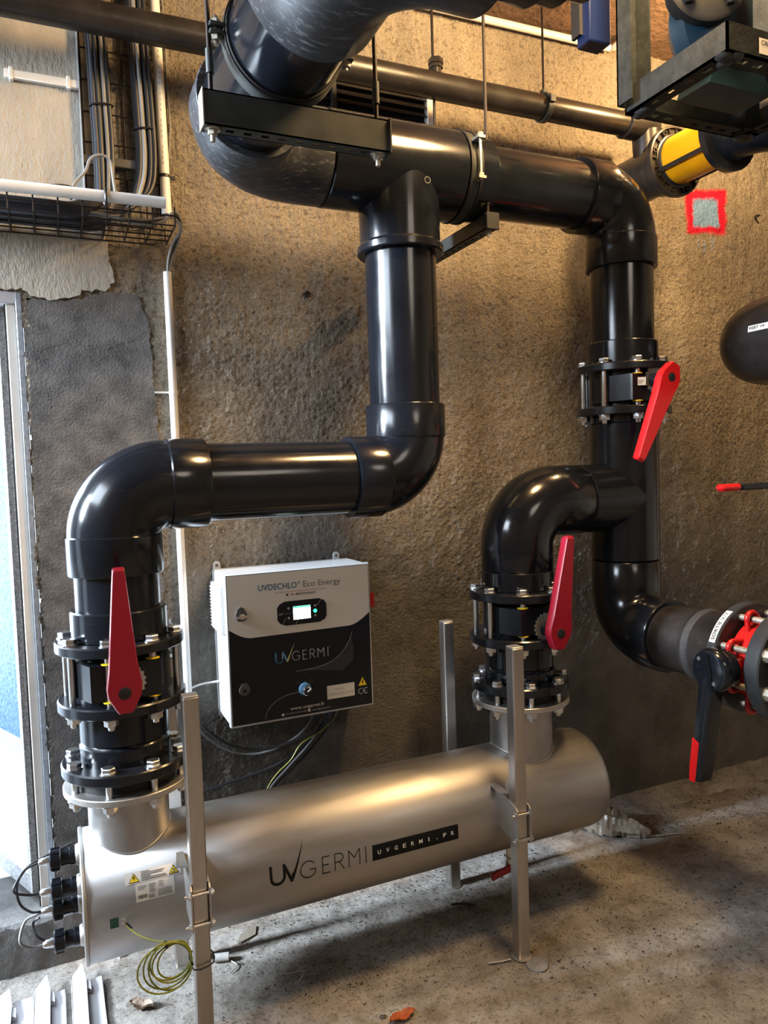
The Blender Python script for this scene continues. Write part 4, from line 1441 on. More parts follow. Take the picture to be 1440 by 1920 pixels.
obj('switch_knob', MB().lathe((CX1 + 0.008, 2.49, 1.095), (1, 0, 0), [(0, 0.026), (0.018, 0.024), (0.020, 0.020)], 28).obox((CX1 + 0.03, 2.49, 1.095), ((1, 0, 0), (0, 1, 0), (0, 0, 1)), (0.008, 0.006, 0.026)), 'red_bright', sw)

# cables below the control box
G = 'black cables below the control box'
ysl = 0.728
cable([(0.858, 2.56, ysl), (0.858, 2.57, 0.680), (0.825, 2.57, 0.626), (0.743, 2.575, 0.593), (0.634, 2.58, 0.582), (0.54, 2.58, 0.611), (0.468, 2.58, 0.665), (0.421, 2.58, 0.726), (0.40, 2.59, 0.80)], 0.0058, 'cable_black', 'black cable below the control box sweeping up left, the thicker upper one', G)
cable([(0.843, 2.59, ysl), (0.840, 2.60, 0.665), (0.783, 2.60, 0.604), (0.691, 2.605, 0.567), (0.602, 2.61, 0.562), (0.518, 2.61, 0.596), (0.437, 2.61, 0.668), (0.405, 2.61, 0.75)], 0.0042, 'cable_grey', 'grey cable below the control box sweeping up left', G)
cable([(0.878, 2.55, ysl), (0.878, 2.565, 0.665), (0.816, 2.58, 0.580), (0.713, 2.59, 0.520), (0.594, 2.60, 0.489), (0.433, 2.60, 0.465), (0.34, 2.60, 0.44)], 0.0048, 'cable_black', 'black cable below the control box running down left, the lowest', G)
cable([(0.886, 2.53, ysl), (0.880, 2.545, 0.668), (0.807, 2.55, 0.582), (0.723, 2.55, 0.509), (0.652, 2.54, 0.450), (0.60, 2.50, 0.38)], 0.0058, 'cable_black', 'black cable below the control box dropping behind the reactor, left of its twin', G)
cable([(0.905, 2.53, ysl), (0.902, 2.545, 0.664), (0.831, 2.55, 0.578), (0.753, 2.55, 0.509), (0.671, 2.54, 0.446), (0.62, 2.50, 0.38)], 0.0058, 'cable_black', 'black cable below the control box dropping behind the reactor, right of its twin', G)
cable([(0.915, 2.51, ysl), (0.895, 2.525, 0.668), (0.842, 2.53, 0.627), (0.770, 2.53, 0.596), (0.729, 2.53, 0.545), (0.678, 2.53, 0.506), (0.638, 2.52, 0.464), (0.60, 2.48, 0.40)], 0.0019, 'yg_yellow', 'thin yellow and green wire below the control box', G)
cable([(0.392, 2.615, 0.826), (0.441, 2.62, 0.838), (0.503, 2.60, 0.846)], 0.0040, 'white_pvc', 'short pale cable from the wall conduit to the control box')

# ------------------------------------------------------------------ wall conduits
def conduit(a, b, r, label, ties=()):
    t = thing('conduit', label, 'conduit', a)
    obj('tube', MB().cyl(a, b, r, 20, 0.001), 'white_pvc', t)
    return t


c1 = conduit((0.397, 2.616, 0.54), (0.395, 2.616, 2.252), 0.0135, 'white conduit running down the wall behind the left pipes')
b_ = MB().lathe((0.396, 2.616, 1.845), (0, 0, 1), [(0, 0.0155), (0.010, 0.0155)], 18)
b_.obox((0.372, 2.632, 1.852), ((1, 0, 0), (0, 1, 0), (0, 0, 1)), (0.034, 0.002, 0.003))
obj('clip', b_, 'white_pvc', c1)
c2 = conduit((0.402, 2.612, 2.44), (0.392, 2.612, CEIL), 0.0165, 'white printed conduit at top left beside the cable bundles')
obj('clip', MB().lathe((0.400, 2.612, 2.560), (0, 0, 1), [(0, 0.019), (0.010, 0.019)], 18).obox((0.424, 2.62, 2.566), ((1, 0, 0), (0, 1, 0), (0, 0, 1)), (0.012, 0.004, 0.006)), 'cable_black', c2)
mb = MB()
for i in range(22):
    zz = 2.60 + i * 0.017
    if i % 5 != 4:
        mb.flat([[(0.3945, zz), (0.3985, zz), (0.3985, zz + 0.009), (0.3945, zz + 0.009)]], lambda u, v: (u, 2.612 - 0.0168, v))
obj('print_marks', mb, 'ink_faint', c2)
cable([(0.418, 2.63, 3.20), (0.427, 2.632, 3.052), (0.426, 2.632, 2.896), (0.429, 2.632, 2.739), (0.419, 2.632, 2.632), (0.408, 2.630, 2.508), (0.400, 2.625, 2.40)], 0.0028, 'cable_grey', 'single thin grey wire on the wall right of the printed conduit')
t = thing('wall_trunking', 'short white cable trunking high on the left wall', 'trunking', (0.04, 2.615, 2.82))
obj('channel', MB().bbox((-0.064, 2.608, 2.806), (0.150, 2.626, 2.831), 0.002), 'white_pvc', t)
for xx in (-0.045, 0.118):
    obj('clip', MB().bbox((xx - 0.006, 2.605, 2.800), (xx + 0.006, 2.628, 2.838), 0.002), 'white_pvc', t)
obj('wall_plug', MB().lathe((0.893, WY + 0.004, 2.216), (0, -1, 0), [(0, 0.012), (0.012, 0.012), (0.012, 0.007), (0.004, 0.006)], 18), 'rubber', None, 'small dark plug hole in the wall left of the middle riser', 'plug')
cable([(3.238, WY, 2.750), (3.192, WY - 0.010, 2.735), (3.230, WY, 2.708)], 0.0035, 'cable_black', 'small bent dark wire stub on the wall at the right edge', k=4, cat='wire')

# ------------------------------------------------------------------ cable tray, vertical and horizontal
vt_ = thing('cable_tray', 'vertical wire mesh cable tray high on the left wall', 'cable tray', (0.27, 2.62, 2.45))


def wires(parent, segs, r, material='rod'):
    for a, b in segs:
        obj('wire', MB().cyl(a, b, r, 8), material, parent)


segs = [((x, 2.618, 2.40), (x, 2.618, CEIL)) for x in (0.155, 0.215, 0.281, 0.340, 0.384)]
segs += [((0.155, 2.614, z), (0.384, 2.614, z)) for z in (2.44, 2.540, 2.645, 2.740, 2.840, 2.938, 3.04, 3.14)]
wires(vt_, segs, 0.0028)
obj('side_rail', MB().box((0.148, 2.600, 2.42), (0.1505, 2.628, CEIL)), 'galv', vt_)
obj('crossbar', MB().bbox((0.150, 2.606, 2.575), (0.372, 2.624, 2.603), 0.002), 'grey_plastic', vt_)
r_ = random.Random(9)


ORD = ['first', 'second', 'third', 'fourth', 'fifth', 'sixth', 'seventh', 'eighth', 'ninth']


def bundle(P, n, w, label, group, dr_, mats):
    for i in range(n):
        f = (i + 0.5) / n - 0.5
        pts = []
        for (x, y, z) in P:
            pts.append((x + f * w * (1.0 if z > 2.5 else 0.9), y - dr_[i % len(dr_)] + r_.uniform(-.001, .001), z + f * 0.03 * (z < 2.5)))
        cable(pts, 0.0072, mats[i % len(mats)], ORD[i] + ' cable from the left in ' + label, group, k=5)


bundle([(0.190, 2.600, CEIL), (0.200, 2.600, 3.05), (0.206, 2.600, 2.95), (0.208, 2.600, 2.79), (0.211, 2.597, 2.62), (0.208, 2.592, 2.50), (0.198, 2.575, 2.44), (0.15, 2.54, 2.385), (-0.05, 2.52, 2.365), (-0.45, 2.52, 2.36)], 9, 0.058,
       'the tied bundle nearer the left edge', 'left cable bundle', [0, 0.012, 0.002, 0.014, 0.004], ['cable_black', 'cable_dark', 'cable_grey', 'cable_black'])
bundle([(0.322, 2.600, CEIL), (0.331, 2.600, 3.05), (0.336, 2.600, 2.91), (0.341, 2.600, 2.74), (0.342, 2.597, 2.61), (0.330, 2.590, 2.52), (0.296, 2.575, 2.450), (0.22, 2.55, 2.395), (0.05, 2.55, 2.37), (-0.45, 2.55, 2.365)], 9, 0.058,
       'the tied bundle beside the printed conduit', 'right cable bundle', [0, 0.012, 0.002, 0.014, 0.004], ['cable_black', 'cable_black', 'cable_dark', 'cable_grey'])
for (x, z, w) in ((0.211, 2.755, 0.036), (0.207, 2.487, 0.032), (0.341, 2.700, 0.034), (0.316, 2.490, 0.034)):
    obj('cable_tie', MB().tube([(x + w * math.cos(a), 2.592 + 0.018 * math.sin(a), z + 0.004 * math.cos(a)) for a in [2 * pi * i / 20 for i in range(20)]], 0.0030, 6, closed=True), 'cable_black', None,
        'black tie round the ' + ('left' if x < 0.25 else 'right') + ' cable bundle, ' + ('upper' if z > 2.6 else 'lower') + ' one', 'cable tie')
ht = thing('cable_tray', 'horizontal wire mesh cable tray under the white tube at the left edge', 'cable tray', (0.0, 2.52, 2.342))
zb, zt_, yf, yb = 2.342, 2.398, 2.412, 2.625
segs = [((-0.6, y, zb), (0.395, y, zb)) for y in (yf, 2.465, 2.52, 2.572)] + [((-0.6, yb, zb), (0.360, yb, zb)), ((-0.6, yf, 2.372), (0.40, yf, 2.372)), ((-0.6, yb, 2.398), (0.36, yb, 2.398))]
for x in [0.395 - 0.0665 * i for i in range(14)]:
    segs += [((x, yf, zb), (x, yf, zt_)), ((x, yf, zb), (x, yb, zb)), ((x, yb, zb), (x, yb, zt_))]
wires(ht, segs, 0.0024)
obj('tray_tube', MB().cyl((-0.6, 2.398, 2.402), (0.366, 2.398, 2.404), 0.0165, 24, 0.001), 'white_pvc', None, 'white plastic tube tied along the front of the horizontal cable tray', 'tube')
b_ = MB().tube([(0.195 + 0.002 * math.cos(a), 2.398 + 0.021 * math.cos(a), 2.398 + 0.026 * math.sin(a)) for a in [2 * pi * i / 18 for i in range(18)]], 0.0042, 6, closed=True)
obj('cable_tie', b_, 'cable_black', None, 'black tie holding the white tube to the horizontal tray', 'cable tie')
# thick dark cables lying in the tray
for i, (y, r, lab) in enumerate(((2.455, 0.026, 'nearest the viewer'), (2.505, 0.024, 'in the middle'), (2.560, 0.026, 'against the wall'))):
    cable([(-0.6, y, zb + r + 0.004), (-0.2, y, zb + r + 0.004), (0.02 + 0.03 * i, y, zb + r + 0.004), (0.11 + 0.03 * i, y + 0.01, zb + r + 0.010), (0.17 + 0.02 * i, y + 0.03, zb + r + 0.05)], [r] * 1 + [] if False else r, 'cable_dark', 'thick blue-black hose in the horizontal tray, ' + lab, name='hose', cat='hose')
for i, off in enumerate((0.0, 0.008, 0.016)):
    cable([(0.02, 2.47 + off, 2.372), (0.17, 2.47 + off, 2.376), (0.29, 2.46 + off, 2.352 + off), (0.365, 2.48 + off, 2.372 + off), (0.415, 2.53 + off, 2.425 - off), (0.440, 2.575, 2.40 - off), (0.432 - off, 2.605, 2.345), (0.408 - off * 0.5, 2.612, 2.29), (0.396, 2.614, 2.235)], 0.0046, ('cable_grey', 'cable_black', 'cable_grey')[i],
          'cable curling off the tray end into the wall conduit, ' + ('outermost', 'middle', 'innermost')[i] + ' of three')
cable([(0.10, 2.44, 2.40), (0.115, 2.50, 2.466), (0.148, 2.51, 2.512), (0.165, 2.51, 2.552), (0.196, 2.51, 2.567), (0.222, 2.51, 2.552), (0.228, 2.50, 2.488), (0.232, 2.47, 2.42)], 0.0045, 'cable_grey', 'single grey cable arching over the white tube')
cable([(-0.03, 2.43, 2.405), (0.06, 2.46, 2.440), (0.12, 2.49, 2.446), (0.18, 2.52, 2.425), (0.22, 2.53, 2.38)], 0.0058, 'cable_black', 'single black cable arching low behind the white tube')

# ------------------------------------------------------------------ thin pipe high on the wall
TY, TZ, TRR = 2.420, 2.930, 0.0455
tp = thing('thin_pipe', 'long thinner brown-black pipe high along the wall', 'pipe', (1.0, TY, TZ))
obj('tube', MB().cyl((-0.9, TY, TZ), (2.25, TY, TZ), TRR, 40, 0.001), 'pvc_dusty', tp)
b_ = MB().cyl((1.335, TY, TZ + 0.038), (1.335, TY, TZ + 0.062), 0.020, 20)
b_.lathe((1.335, TY, TZ + 0.060), (0, 0, 1), [(0, 0.026), (0.012, 0.026)], 6)
b_.lathe((1.335, TY, TZ + 0.074), (0, 0, 1), [(0, 0.028), (0.020, 0.026)], 6)
obj('screw_plug', b_, 'pvc_dusty', tp)
pc = thing('pipe_clamp', 'ring clamp hanging the thin high pipe on a rod', 'clamp', (1.80, TY, TZ))
obj('ring', MB().lathe((1.790, TY, TZ), (1, 0, 0), [(0, 0.047), (0, 0.053), (0.022, 0.053), (0.022, 0.047)], 40, False, False), 'strut', pc)
obj('ear', MB().obox((1.801, TY, TZ + 0.058), ((1, 0, 0), (0, 1, 0), (0, 0, 1)), (0.008, 0.012, 0.008)).obox((1.801, TY - 0.054, TZ + 0.01), ((1, 0, 0), (0, 1, 0), (0, 0, 1)), (0.011, 0.008, 0.012)), 'strut', pc)
obj('hanger_rod', MB().cyl((1.801, TY, TZ + 0.05), (1.801, TY, CEIL), 0.0045, 10), 'rod', None, 'thin hanger rod above the thin high pipe', 'rod')

# vent grille behind the thin pipe
vg = thing('louvre_grille', 'dark louvre grille on the wall below the thin high pipe', 'grille', (1.16, 2.60, 2.70))
obj('grille_back', MB().box((0.86, 2.618, 2.78), (1.392, 2.632, 3.01)), 'rubber', vg)
obj('frame_side', MB().bbox((1.388, 2.590, 2.77), (1.414, 2.632, 3.02), 0.002), 'door_frame', vg)
sm = mesh_of(MB().obox((0, 0, 0), ((1, 0, 0), (0, 0.75, 0.66), (0, -0.66, 0.75)), (0.265, 0.016, 0.0016)), 'slat', 'pvc_dusty')
for i in range(7):
    inst('slat', sm, vg, (1.125, 2.604, 2.795 + i * 0.030))
obj('mullion', MB().box((1.000, 2.586, 2.78), (1.016, 2.62, 3.01)), 'rubber', vg)

# ------------------------------------------------------------------ hangers
def strut_x(x0, x1, y0, y1, z0, z1, parent, n):
    """channel along x: two webs, closed ends, slotted bottom"""
    w = MB()
    w.box((x0, y0, z0), (x1, y0 + 0.003, z1))
    w.box((x0, y1 - 0.003, z0), (x1, y1, z1))
    w.box((x0, y0, z1 - 0.003), (x1, y0 + 0.010, z1))
    w.box((x0, y1 - 0.010, z1 - 0.003), (x1, y1, z1))
    obj('web', w, 'strut', parent)
    b = MB()
    ym = (y0 + y1) / 2
    b.box((x0, y0, z0), (x1, ym - 0.006, z0 + 0.003))
    b.box((x0, ym + 0.006, z0), (x1, y1, z0 + 0.003))
    p = (x1 - x0) / n
    for i in range(n + 1):
        c = x0 + i * p
        b.box((max(x0, c - p * 0.27), ym - 0.006, z0), (min(x1, c + p * 0.27), ym + 0.006, z0 + 0.003))
    obj('slotted_base', b, 'strut', parent)


h1 = thing('hanger_beam', 'dark slotted hanger beam slung under the thick top left pipe', 'hanger beam', (0.55, 1.64, 2.305))
strut_x(0.335, 0.765, 1.618, 1.659, 2.305, 2.378, h1, 11)
obj('end_plate', MB().box((0.333, 1.616, 2.303), (0.3355, 1.661, 2.380)), 'zinc_dirty', h1)
obj('end_plate', MB().box((0.7645, 1.612, 2.303), (0.768, 1.664, 2.382)), 'strut', h1)
for x in (0.356, 0.742):
    b_ = MB()
    b_.lathe((x, 1.6385, 2.305), (0, 0, -1), [(0, 0.017), (0.003, 0.017)], 18)
    b_.lathe((x, 1.6385, 2.302), (0, 0, -1), [(0, 0.0105), (0.010, 0.0105)], 6)
    b_.cyl((x, 1.6385, 2.306), (x, 1.6385, 2.278), 0.0055, 12)
    obj('beam_nut', b_, 'zinc_dirty', h1)
for x, lab in ((0.356, 'left end'), (0.742, 'right end')):
    t = thing('hanger_rod', 'threaded rod holding the ' + lab + ' of the slotted hanger beam', 'rod', (x, 1.6385, 2.33))
    obj('rod', MB().cyl((x, 1.6385, 2.306), (x, 1.6385, CEIL), 0.0052, 12), 'rod', t)
    obj('sleeve', MB().cyl((x, 1.6385, 2.42), (x, 1.6385, 2.47), 0.0085, 12), 'strut', t)
# ring clamp of the thick pipe
k1 = thing('pipe_clamp', 'wide ring clamp round the thick top left pipe', 'clamp', (BX, 1.64, ZT))
obj('ring', MB().lathe((BX, 1.622, ZT), (0, 1, 0), [(0, 0.1265), (0.000, 0.134), (0.034, 0.134), (0.034, 0.1265)], 56, False, False), 'strut', k1)
obj('liner', MB().lathe((BX, 1.614, ZT), (0, 1, 0), [(0, 0.1255), (0.000, 0.1305), (0.050, 0.1305), (0.050, 0.1255)], 56, False, False), 'rubber', k1)
for s in (-1, 1):
    xx = BX + s * 0.148
    ear = obj('ear', MB().bbox((xx - 0.016, 1.620, ZT + 0.004), (xx + 0.016, 1.658, ZT + 0.011), 0.002).bbox((xx - 0.016, 1.620, ZT - 0.012), (xx + 0.016, 1.658, ZT - 0.005), 0.002), 'strut', k1)
    b_ = MB().cyl((xx, 1.639, ZT - 0.030), (xx, 1.639, ZT + 0.030), 0.006, 12)
    b_.lathe((xx, 1.639, ZT + 0.011), (0, 0, 1), [(0, 0.013), (0.010, 0.012)], 6)
    b_.lathe((xx, 1.639, ZT - 0.012), (0, 0, -1), [(0, 0.013), (0.010, 0.012)], 6)
    obj('clamp_bolt', b_, 'zinc_dirty', ear)
b_ = MB().cyl((BX + 0.01, 1.6385, 2.365), (BX + 0.01, 1.6385, 2.395), 0.006, 12)
b_.lathe((BX + 0.01, 1.6385, 2.378), (0, 0, 1), [(0, 0.012), (0.008, 0.012)], 6)
obj('foot_bolt', b_, 'zinc_dirty', k1)

# hanger across the wall side, under the coupling
HX = 1.335
h2 = thing('hanger_beam', 'short dark hanger beam under the top coupling, pointing to the viewer', 'hanger beam', (HX, 2.27, 2.325))
w = MB()
w.box((HX - 0.0205, 2.075, 2.325), (HX - 0.0175, 2.50, 2.372))
w.box((HX + 0.0175, 2.075, 2.325), (HX + 0.0205, 2.50, 2.372))
obj('web', w, 'strut', h2)
b_ = MB()
b_.box((HX - 0.0205, 2.075, 2.325), (HX - 0.006, 2.50, 2.328))
b_.box((HX + 0.006, 2.075, 2.325), (HX + 0.0205, 2.50, 2.328))
for i in range(10):
    y = 2.085 + i * 0.045
    b_.box((HX - 0.006, y - 0.012, 2.325), (HX + 0.006, y + 0.012, 2.328))
obj('slotted_base', b_, 'strut', h2)
obj('end_cap', MB().bbox((HX - 0.024, 2.070, 2.322), (HX + 0.024, 2.078, 2.376), 0.002), 'rubber', h2)
b_ = MB()
b_.lathe((HX, 2.10, 2.325), (0, 0, -1), [(0, 0.010), (0.009, 0.010)], 6)
b_.cyl((HX, 2.10, 2.33), (HX, 2.10, 2.305), 0.0045, 10)
b_.lathe((HX, 2.10, 2.372), (0, 0, 1), [(0, 0.012), (0.010, 0.010)], 12)
obj('beam_nut', b_, 'zinc_dirty', h2)
for y, lab in ((2.10, 'near end'), (2.44, 'wall end')):
    t = thing('hanger_rod', 'rusty rod holding the ' + lab + ' of the short hanger beam', 'rod', (HX, y, 2.35))
    obj('rod', MB().cyl((HX, y, 2.326), (HX, y, CEIL), 0.0050, 12), 'rod', t)
    obj('sleeve', MB().cyl((HX, y, 2.41), (HX, y, 2.455), 0.0072, 12), 'strut', t)
k2 = thing('pipe_clamp', 'hinged ring clamp with bolt on the top coupling', 'clamp', (1.262, PY, ZT))
obj('ring', MB().lathe((1.250, PY, ZT), (1, 0, 0), [(0, 0.1325), (0, 0.139), (0.030, 0.139), (0.030, 0.1325)], 56, False, False), 'strut', k2)
obj('rubber_edge', MB().lathe((1.243, PY, ZT), (1, 0, 0), [(0, 0.1325), (0, 0.1425), (0.008, 0.1425), (0.008, 0.1325)], 56, False, False).lathe((1.279, PY, ZT), (1, 0, 0), [(0, 0.1325), (0, 0.1425), (0.008, 0.1425), (0.008, 0.1325)], 56, False, False), 'rubber', k2)
b_ = MB().cyl((1.268, PY - 0.152, ZT - 0.060), (1.268, PY - 0.152, ZT + 0.085), 0.0045, 10)
for zz in (-0.052, 0.070):
    b_.obox((1.268, PY - 0.142, ZT + zz), ((1, 0, 0), (0, 1, 0), (0, 0, 1)), (0.013, 0.020, 0.004))
    b_.lathe((1.268, PY - 0.152, ZT + zz + 0.004), (0, 0, 1), [(0, 0.0095), (0.009, 0.0095)], 6)
obj('clamp_bolt', b_, 'zinc_dirty', k2)

# ------------------------------------------------------------------ blue bar and ceiling conduit
bb = thing('blue_bar', 'dark blue square steel bar hanging at the top edge', 'bar', (1.62, 1.93, 2.86))
obj('tube', MB().bbox((1.590, 1.895, 2.868), (1.672, 1.96, CEIL), 0.004), 'blue_paint', bb)
obj('edge_strip', MB().box((1.578, 1.93, 2.900), (1.590, 1.97, CEIL)), 'rubber', bb)
cc = thing('conduit', 'white conduit where the wall meets the ceiling', 'conduit', (1.7, 2.60, 3.33))
obj('tube', MB().cyl((0.9, 2.608, 3.322), (2.29, 2.608, 3.342), 0.0145, 18, 0.001), 'white_pvc', cc)
obj('side_tube', MB().cyl((2.31, 2.605, 3.345), (2.30, 2.50, 3.350), 0.013, 18, 0.001), 'white_pvc', cc)
obj('clip', MB().bbox((2.20, 2.60, 3.322), (2.235, 2.64, 3.332), 0.001), 'white_pvc', cc)

# ------------------------------------------------------------------ amber sight tube, top right
SX, SZ = 2.345, 2.755
st_ = thing('sight_tube', 'amber see-through pipe section with black end rings at top right', 'sight tube', (SX, 2.2, SZ - 0.1))
obj('black_pipe', MB().lathe((SX, WY + 0.03, SZ), (0, -1, 0), [(0, 0.098), (0.28, 0.098), (0.285, 0.108), (0.34, 0.112)], 48), 'pvc_dusty', st_)
fl = MB().lathe((SX, 2.325, SZ), (0, -1, 0), [(0, 0.118), (0.0, 0.132), (0.012, 0.136), (0.030, 0.136), (0.034, 0.130), (0.034, 0.128), (0.026, 0.126), (0.026, 0.106), (0.034, 0.104), (0.038, 0.094)], 56)
f_ = obj('ring_flange', fl, 'pvc_dusty', st_)
rb_ = mesh_of(MB().box((-0.0022, -0.004, -0.011), (0.0022, 0.004, 0.011)), 'rib', 'pvc_dusty')
for i in range(20):
    a = 2 * pi * i / 20
    o = inst('rib', rb_, f_, (SX + 0.116 * math.sin(a), 2.295, SZ + 0.116 * math.cos(a)), (0, a, 0))
nr = mesh_of(MB().lathe((0, 0, 0), (0, -1, 0), [(0, 0.0095), (0.006, 0.0095), (0.006, 0.0065), (0.001, 0.0065)], 16), 'boss', 'pvc_dusty')
for i in range(8):
    a = 2 * pi * (i + 0.3) / 8
    inst('boss', nr, f_, (SX + 0.116 * math.sin(a), 2.295, SZ + 0.116 * math.cos(a)))
obj('amber_tube', MB().lathe((SX, 2.292, SZ), (0, -1, 0), [(0, 0.094), (0.24, 0.092)], 48, False, False), 'amber', st_)
obj('rubber_lip', MB().lathe((SX, 2.292, SZ), (0, -1, 0), [(0, 0.097), (0.008, 0.099), (0.014, 0.0945)], 48, False, False), 'rubber', st_)
for a in (-2.05, 2.35, 0.4):
    b_ = MB().obox((SX + 0.099 * math.sin(a), 2.18, SZ + 0.099 * math.cos(a)), ((math.cos(a), 0, -math.sin(a)), (0, 1, 0), (math.sin(a), 0, math.cos(a))), (0.008, 0.12, 0.005))
    obj('tie_bar', b_, 'pvc_dusty', st_)
fl = MB().lathe((SX, 2.065, SZ), (0, -1, 0), [(0, 0.094), (0.002, 0.130), (0.030, 0.134), (0.034, 0.108)], 48)
obj('near_flange', fl, 'pvc_flange', st_)
elbow((SX, 1.90, SZ), (0, 1, 0), (1, 0, 0), 0.135, 0.30, 0.098, 0.11, 'black elbow in front of the amber sight tube at the right edge', 'pvc_flange', lip=(False, False))
sd = MB().lathe((2.19, TY, TZ), (1, 0, 0), [(0, 0.046), (0.004, 0.055), (0.06, 0.055), (0.065, 0.055), (0.15, 0.055)], 40)
sd.cyl((2.315, TY, TZ - 0.02), (2.325, TY, SZ + 0.05), 0.062, 32)
obj('branch_saddle', sd, 'pvc_dusty', None, 'black branch joining the thin high pipe to the sight tube', 'pipe tee')

# ------------------------------------------------------------------ pump in its hanging frame
FX0, FX1, FY0, FY1, FZ = 1.628, 2.135, 1.420, 1.790, 2.600
hf_ = thing('hanging_cradle', 'dark welded angle steel frame hanging at top right', 'frame', ((FX0 + FX1) / 2, (FY0 + FY1) / 2, FZ))


def angle_bar(axis, fixed, a0, a1, z, side, name, holes=True):
    """L-section: upright leg and perforated flat leg"""
    th, leg = 0.006, 0.055
    m_ = MB()
    n = int((a1 - a0) / 0.055)

    def bx(u0, u1, v0, v1, z0, z1):
        if axis == 'x':
            m_.box((u0, min(v0, v1), z0), (u1, max(v0, v1), z1))
        else:
            m_.box((min(v0, v1), u0, z0), (max(v0, v1), u1, z1))
    bx(a0, a1, fixed, fixed + side * th, z, z + 0.075)
    bx(a0, a1, fixed, fixed + side * 0.020, z, z + th)
    bx(a0, a1, fixed + side * 0.036, fixed + side * leg, z, z + th)
    p = (a1 - a0) / n
    for i in range(n + 1):
        c = a0 + i * p
        bx(max(a0, c - p * 0.26), min(a1, c + p * 0.26), fixed + side * 0.020, fixed + side * 0.036, z, z + th)
    return obj(name, m_, 'frame_steel', hf_, ang=0.3)


angle_bar('x', FY1, FX0, FX1, FZ, -1, 'far_bar')
angle_bar('x', FY0, FX0, FX1 + 0.5, FZ, 1, 'near_bar')
angle_bar('y', FX0, FY0, FY1, FZ, 1, 'left_bar')
angle_bar('y', FX1, FY0, FY1, FZ, -1, 'right_bar')
for (x, y) in ((FX0 + 0.03, FY1 - 0.03), (FX1 - 0.03, FY1 - 0.03), (FX0 + 0.03, FY0 + 0.03), (FX1 - 0.03, FY0 + 0.03)):
    b_ = MB()
    for q in range(4):
        b_.lathe((x + random.uniform(-.02, .02), y + random.uniform(-.02, .02), FZ - 0.002), (0, 0, -1), [(-0.003, 0.022), (0.004, 0.018), (0.008, 0.006)], 10)
    obj('weld_bead', b_, 'weld', hf_, ang=1.0)
up_ = MB()
up_.box((FX0 - 0.030, FY1 - 0.06, FZ + 0.02), (FX0 - 0.024, FY1, CEIL))
up_.box((FX0 - 0.030, FY1 - 0.006, FZ + 0.02), (FX0 + 0.045, FY1, CEIL))
up_.box((FX0 + 0.039, FY1 - 0.06, FZ + 0.02), (FX0 + 0.045, FY1, CEIL))
obj('upright', up_, 'frame_steel', hf_, ang=0.3)
up_ = MB()
up_.box((2.055, FY1 - 0.06, FZ), (2.062, FY1, FZ + 0.30))
up_.box((2.055, FY1 - 0.066, FZ), (2.115, FY1 - 0.06, FZ + 0.30))
obj('upright', up_, 'frame_steel', hf_, ang=0.3)
up_ = MB().box((1.78, FY0 - 0.008, FZ + 0.045), (1.83, FY0 + 0.05, CEIL))
obj('upright', up_, 'frame_steel', hf_, ang=0.3)
lb_ = obj('circuit_label', MB().flat([[(1.740, FZ + 0.014), (1.86, FZ + 0.014), (1.86, FZ + 0.054), (1.740, FZ + 0.054)]], lambda u, v: (u, FY0 - 0.0015, v)), 'label_white', hf_, 'cream label')
obj('label_lettering', MB().flat(fit(text_polys('CIRCUIT bas', 0.01), 1.747, 1.835, FZ + 0.036, FZ + 0.049), lambda u, v: (u, FY0 - 0.0025, v)), 'ink_black', lb_, ang=3.0)
obj('label_lettering', MB().flat(fit(text_polys('PAC', 0.01), 1.775, 1.802, FZ + 0.019, FZ + 0.030), lambda u, v: (u, FY0 - 0.0025, v)), 'ink_black', lb_, ang=3.0)
pm = thing('pump', 'dark blue pump resting in the hanging steel frame', 'pump', (1.86, 1.6, FZ + 0.01))
obj('volute', MB().lathe((1.82, 1.70, FZ + 0.20), (0, -1, 0), [(0, 0.06), (0.02, 0.13), (0.06, 0.165), (0.11, 0.165), (0.15, 0.13), (0.17, 0.07)], 48), 'pump_blue', pm)
obj('casing_foot', MB().prism([(-0.12, 0), (0.12, 0), (0.07, 0.12), (-0.07, 0.12)], (1.84, 1.68, FZ + 0.006), (1, 0, 0), (0, 0, 1), (0, -0.12, 0)), 'pump_blue', pm)
fl = obj('suction_flange', MB().lathe((1.70, 1.60, FZ + 0.250), (-0.35, -1, 0), [(0, 0.08), (0.05, 0.085), (0.055, 0.112), (0.085, 0.115), (0.09, 0.105), (0.09, 0.05)], 48), 'pump_dark', pm)
for i in range(4):
    a = pi / 4 + i * pi / 2
    d_ = Vector((-0.35, -1, 0)).normalized()
    _, u_, w_ = frame(d_)
    p_ = Vector((1.70, 1.60, FZ + 0.250)) + d_ * 0.09 + (u_ * math.cos(a) + w_ * math.sin(a)) * 0.082
    obj('flange_bolt', MB().lathe(p_, d_, [(0, 0.019), (0.014, 0.019), (0.015, 0.012), (0.022, 0.012)], 6), 'pump_dark', fl)
obj('motor', MB().lathe((1.99, 1.62, FZ + 0.22), (1, 0.05, 0), [(0, 0.09), (0.02, 0.12), (0.55, 0.12), (0.57, 0.09)], 40), 'pump_blue', pm)
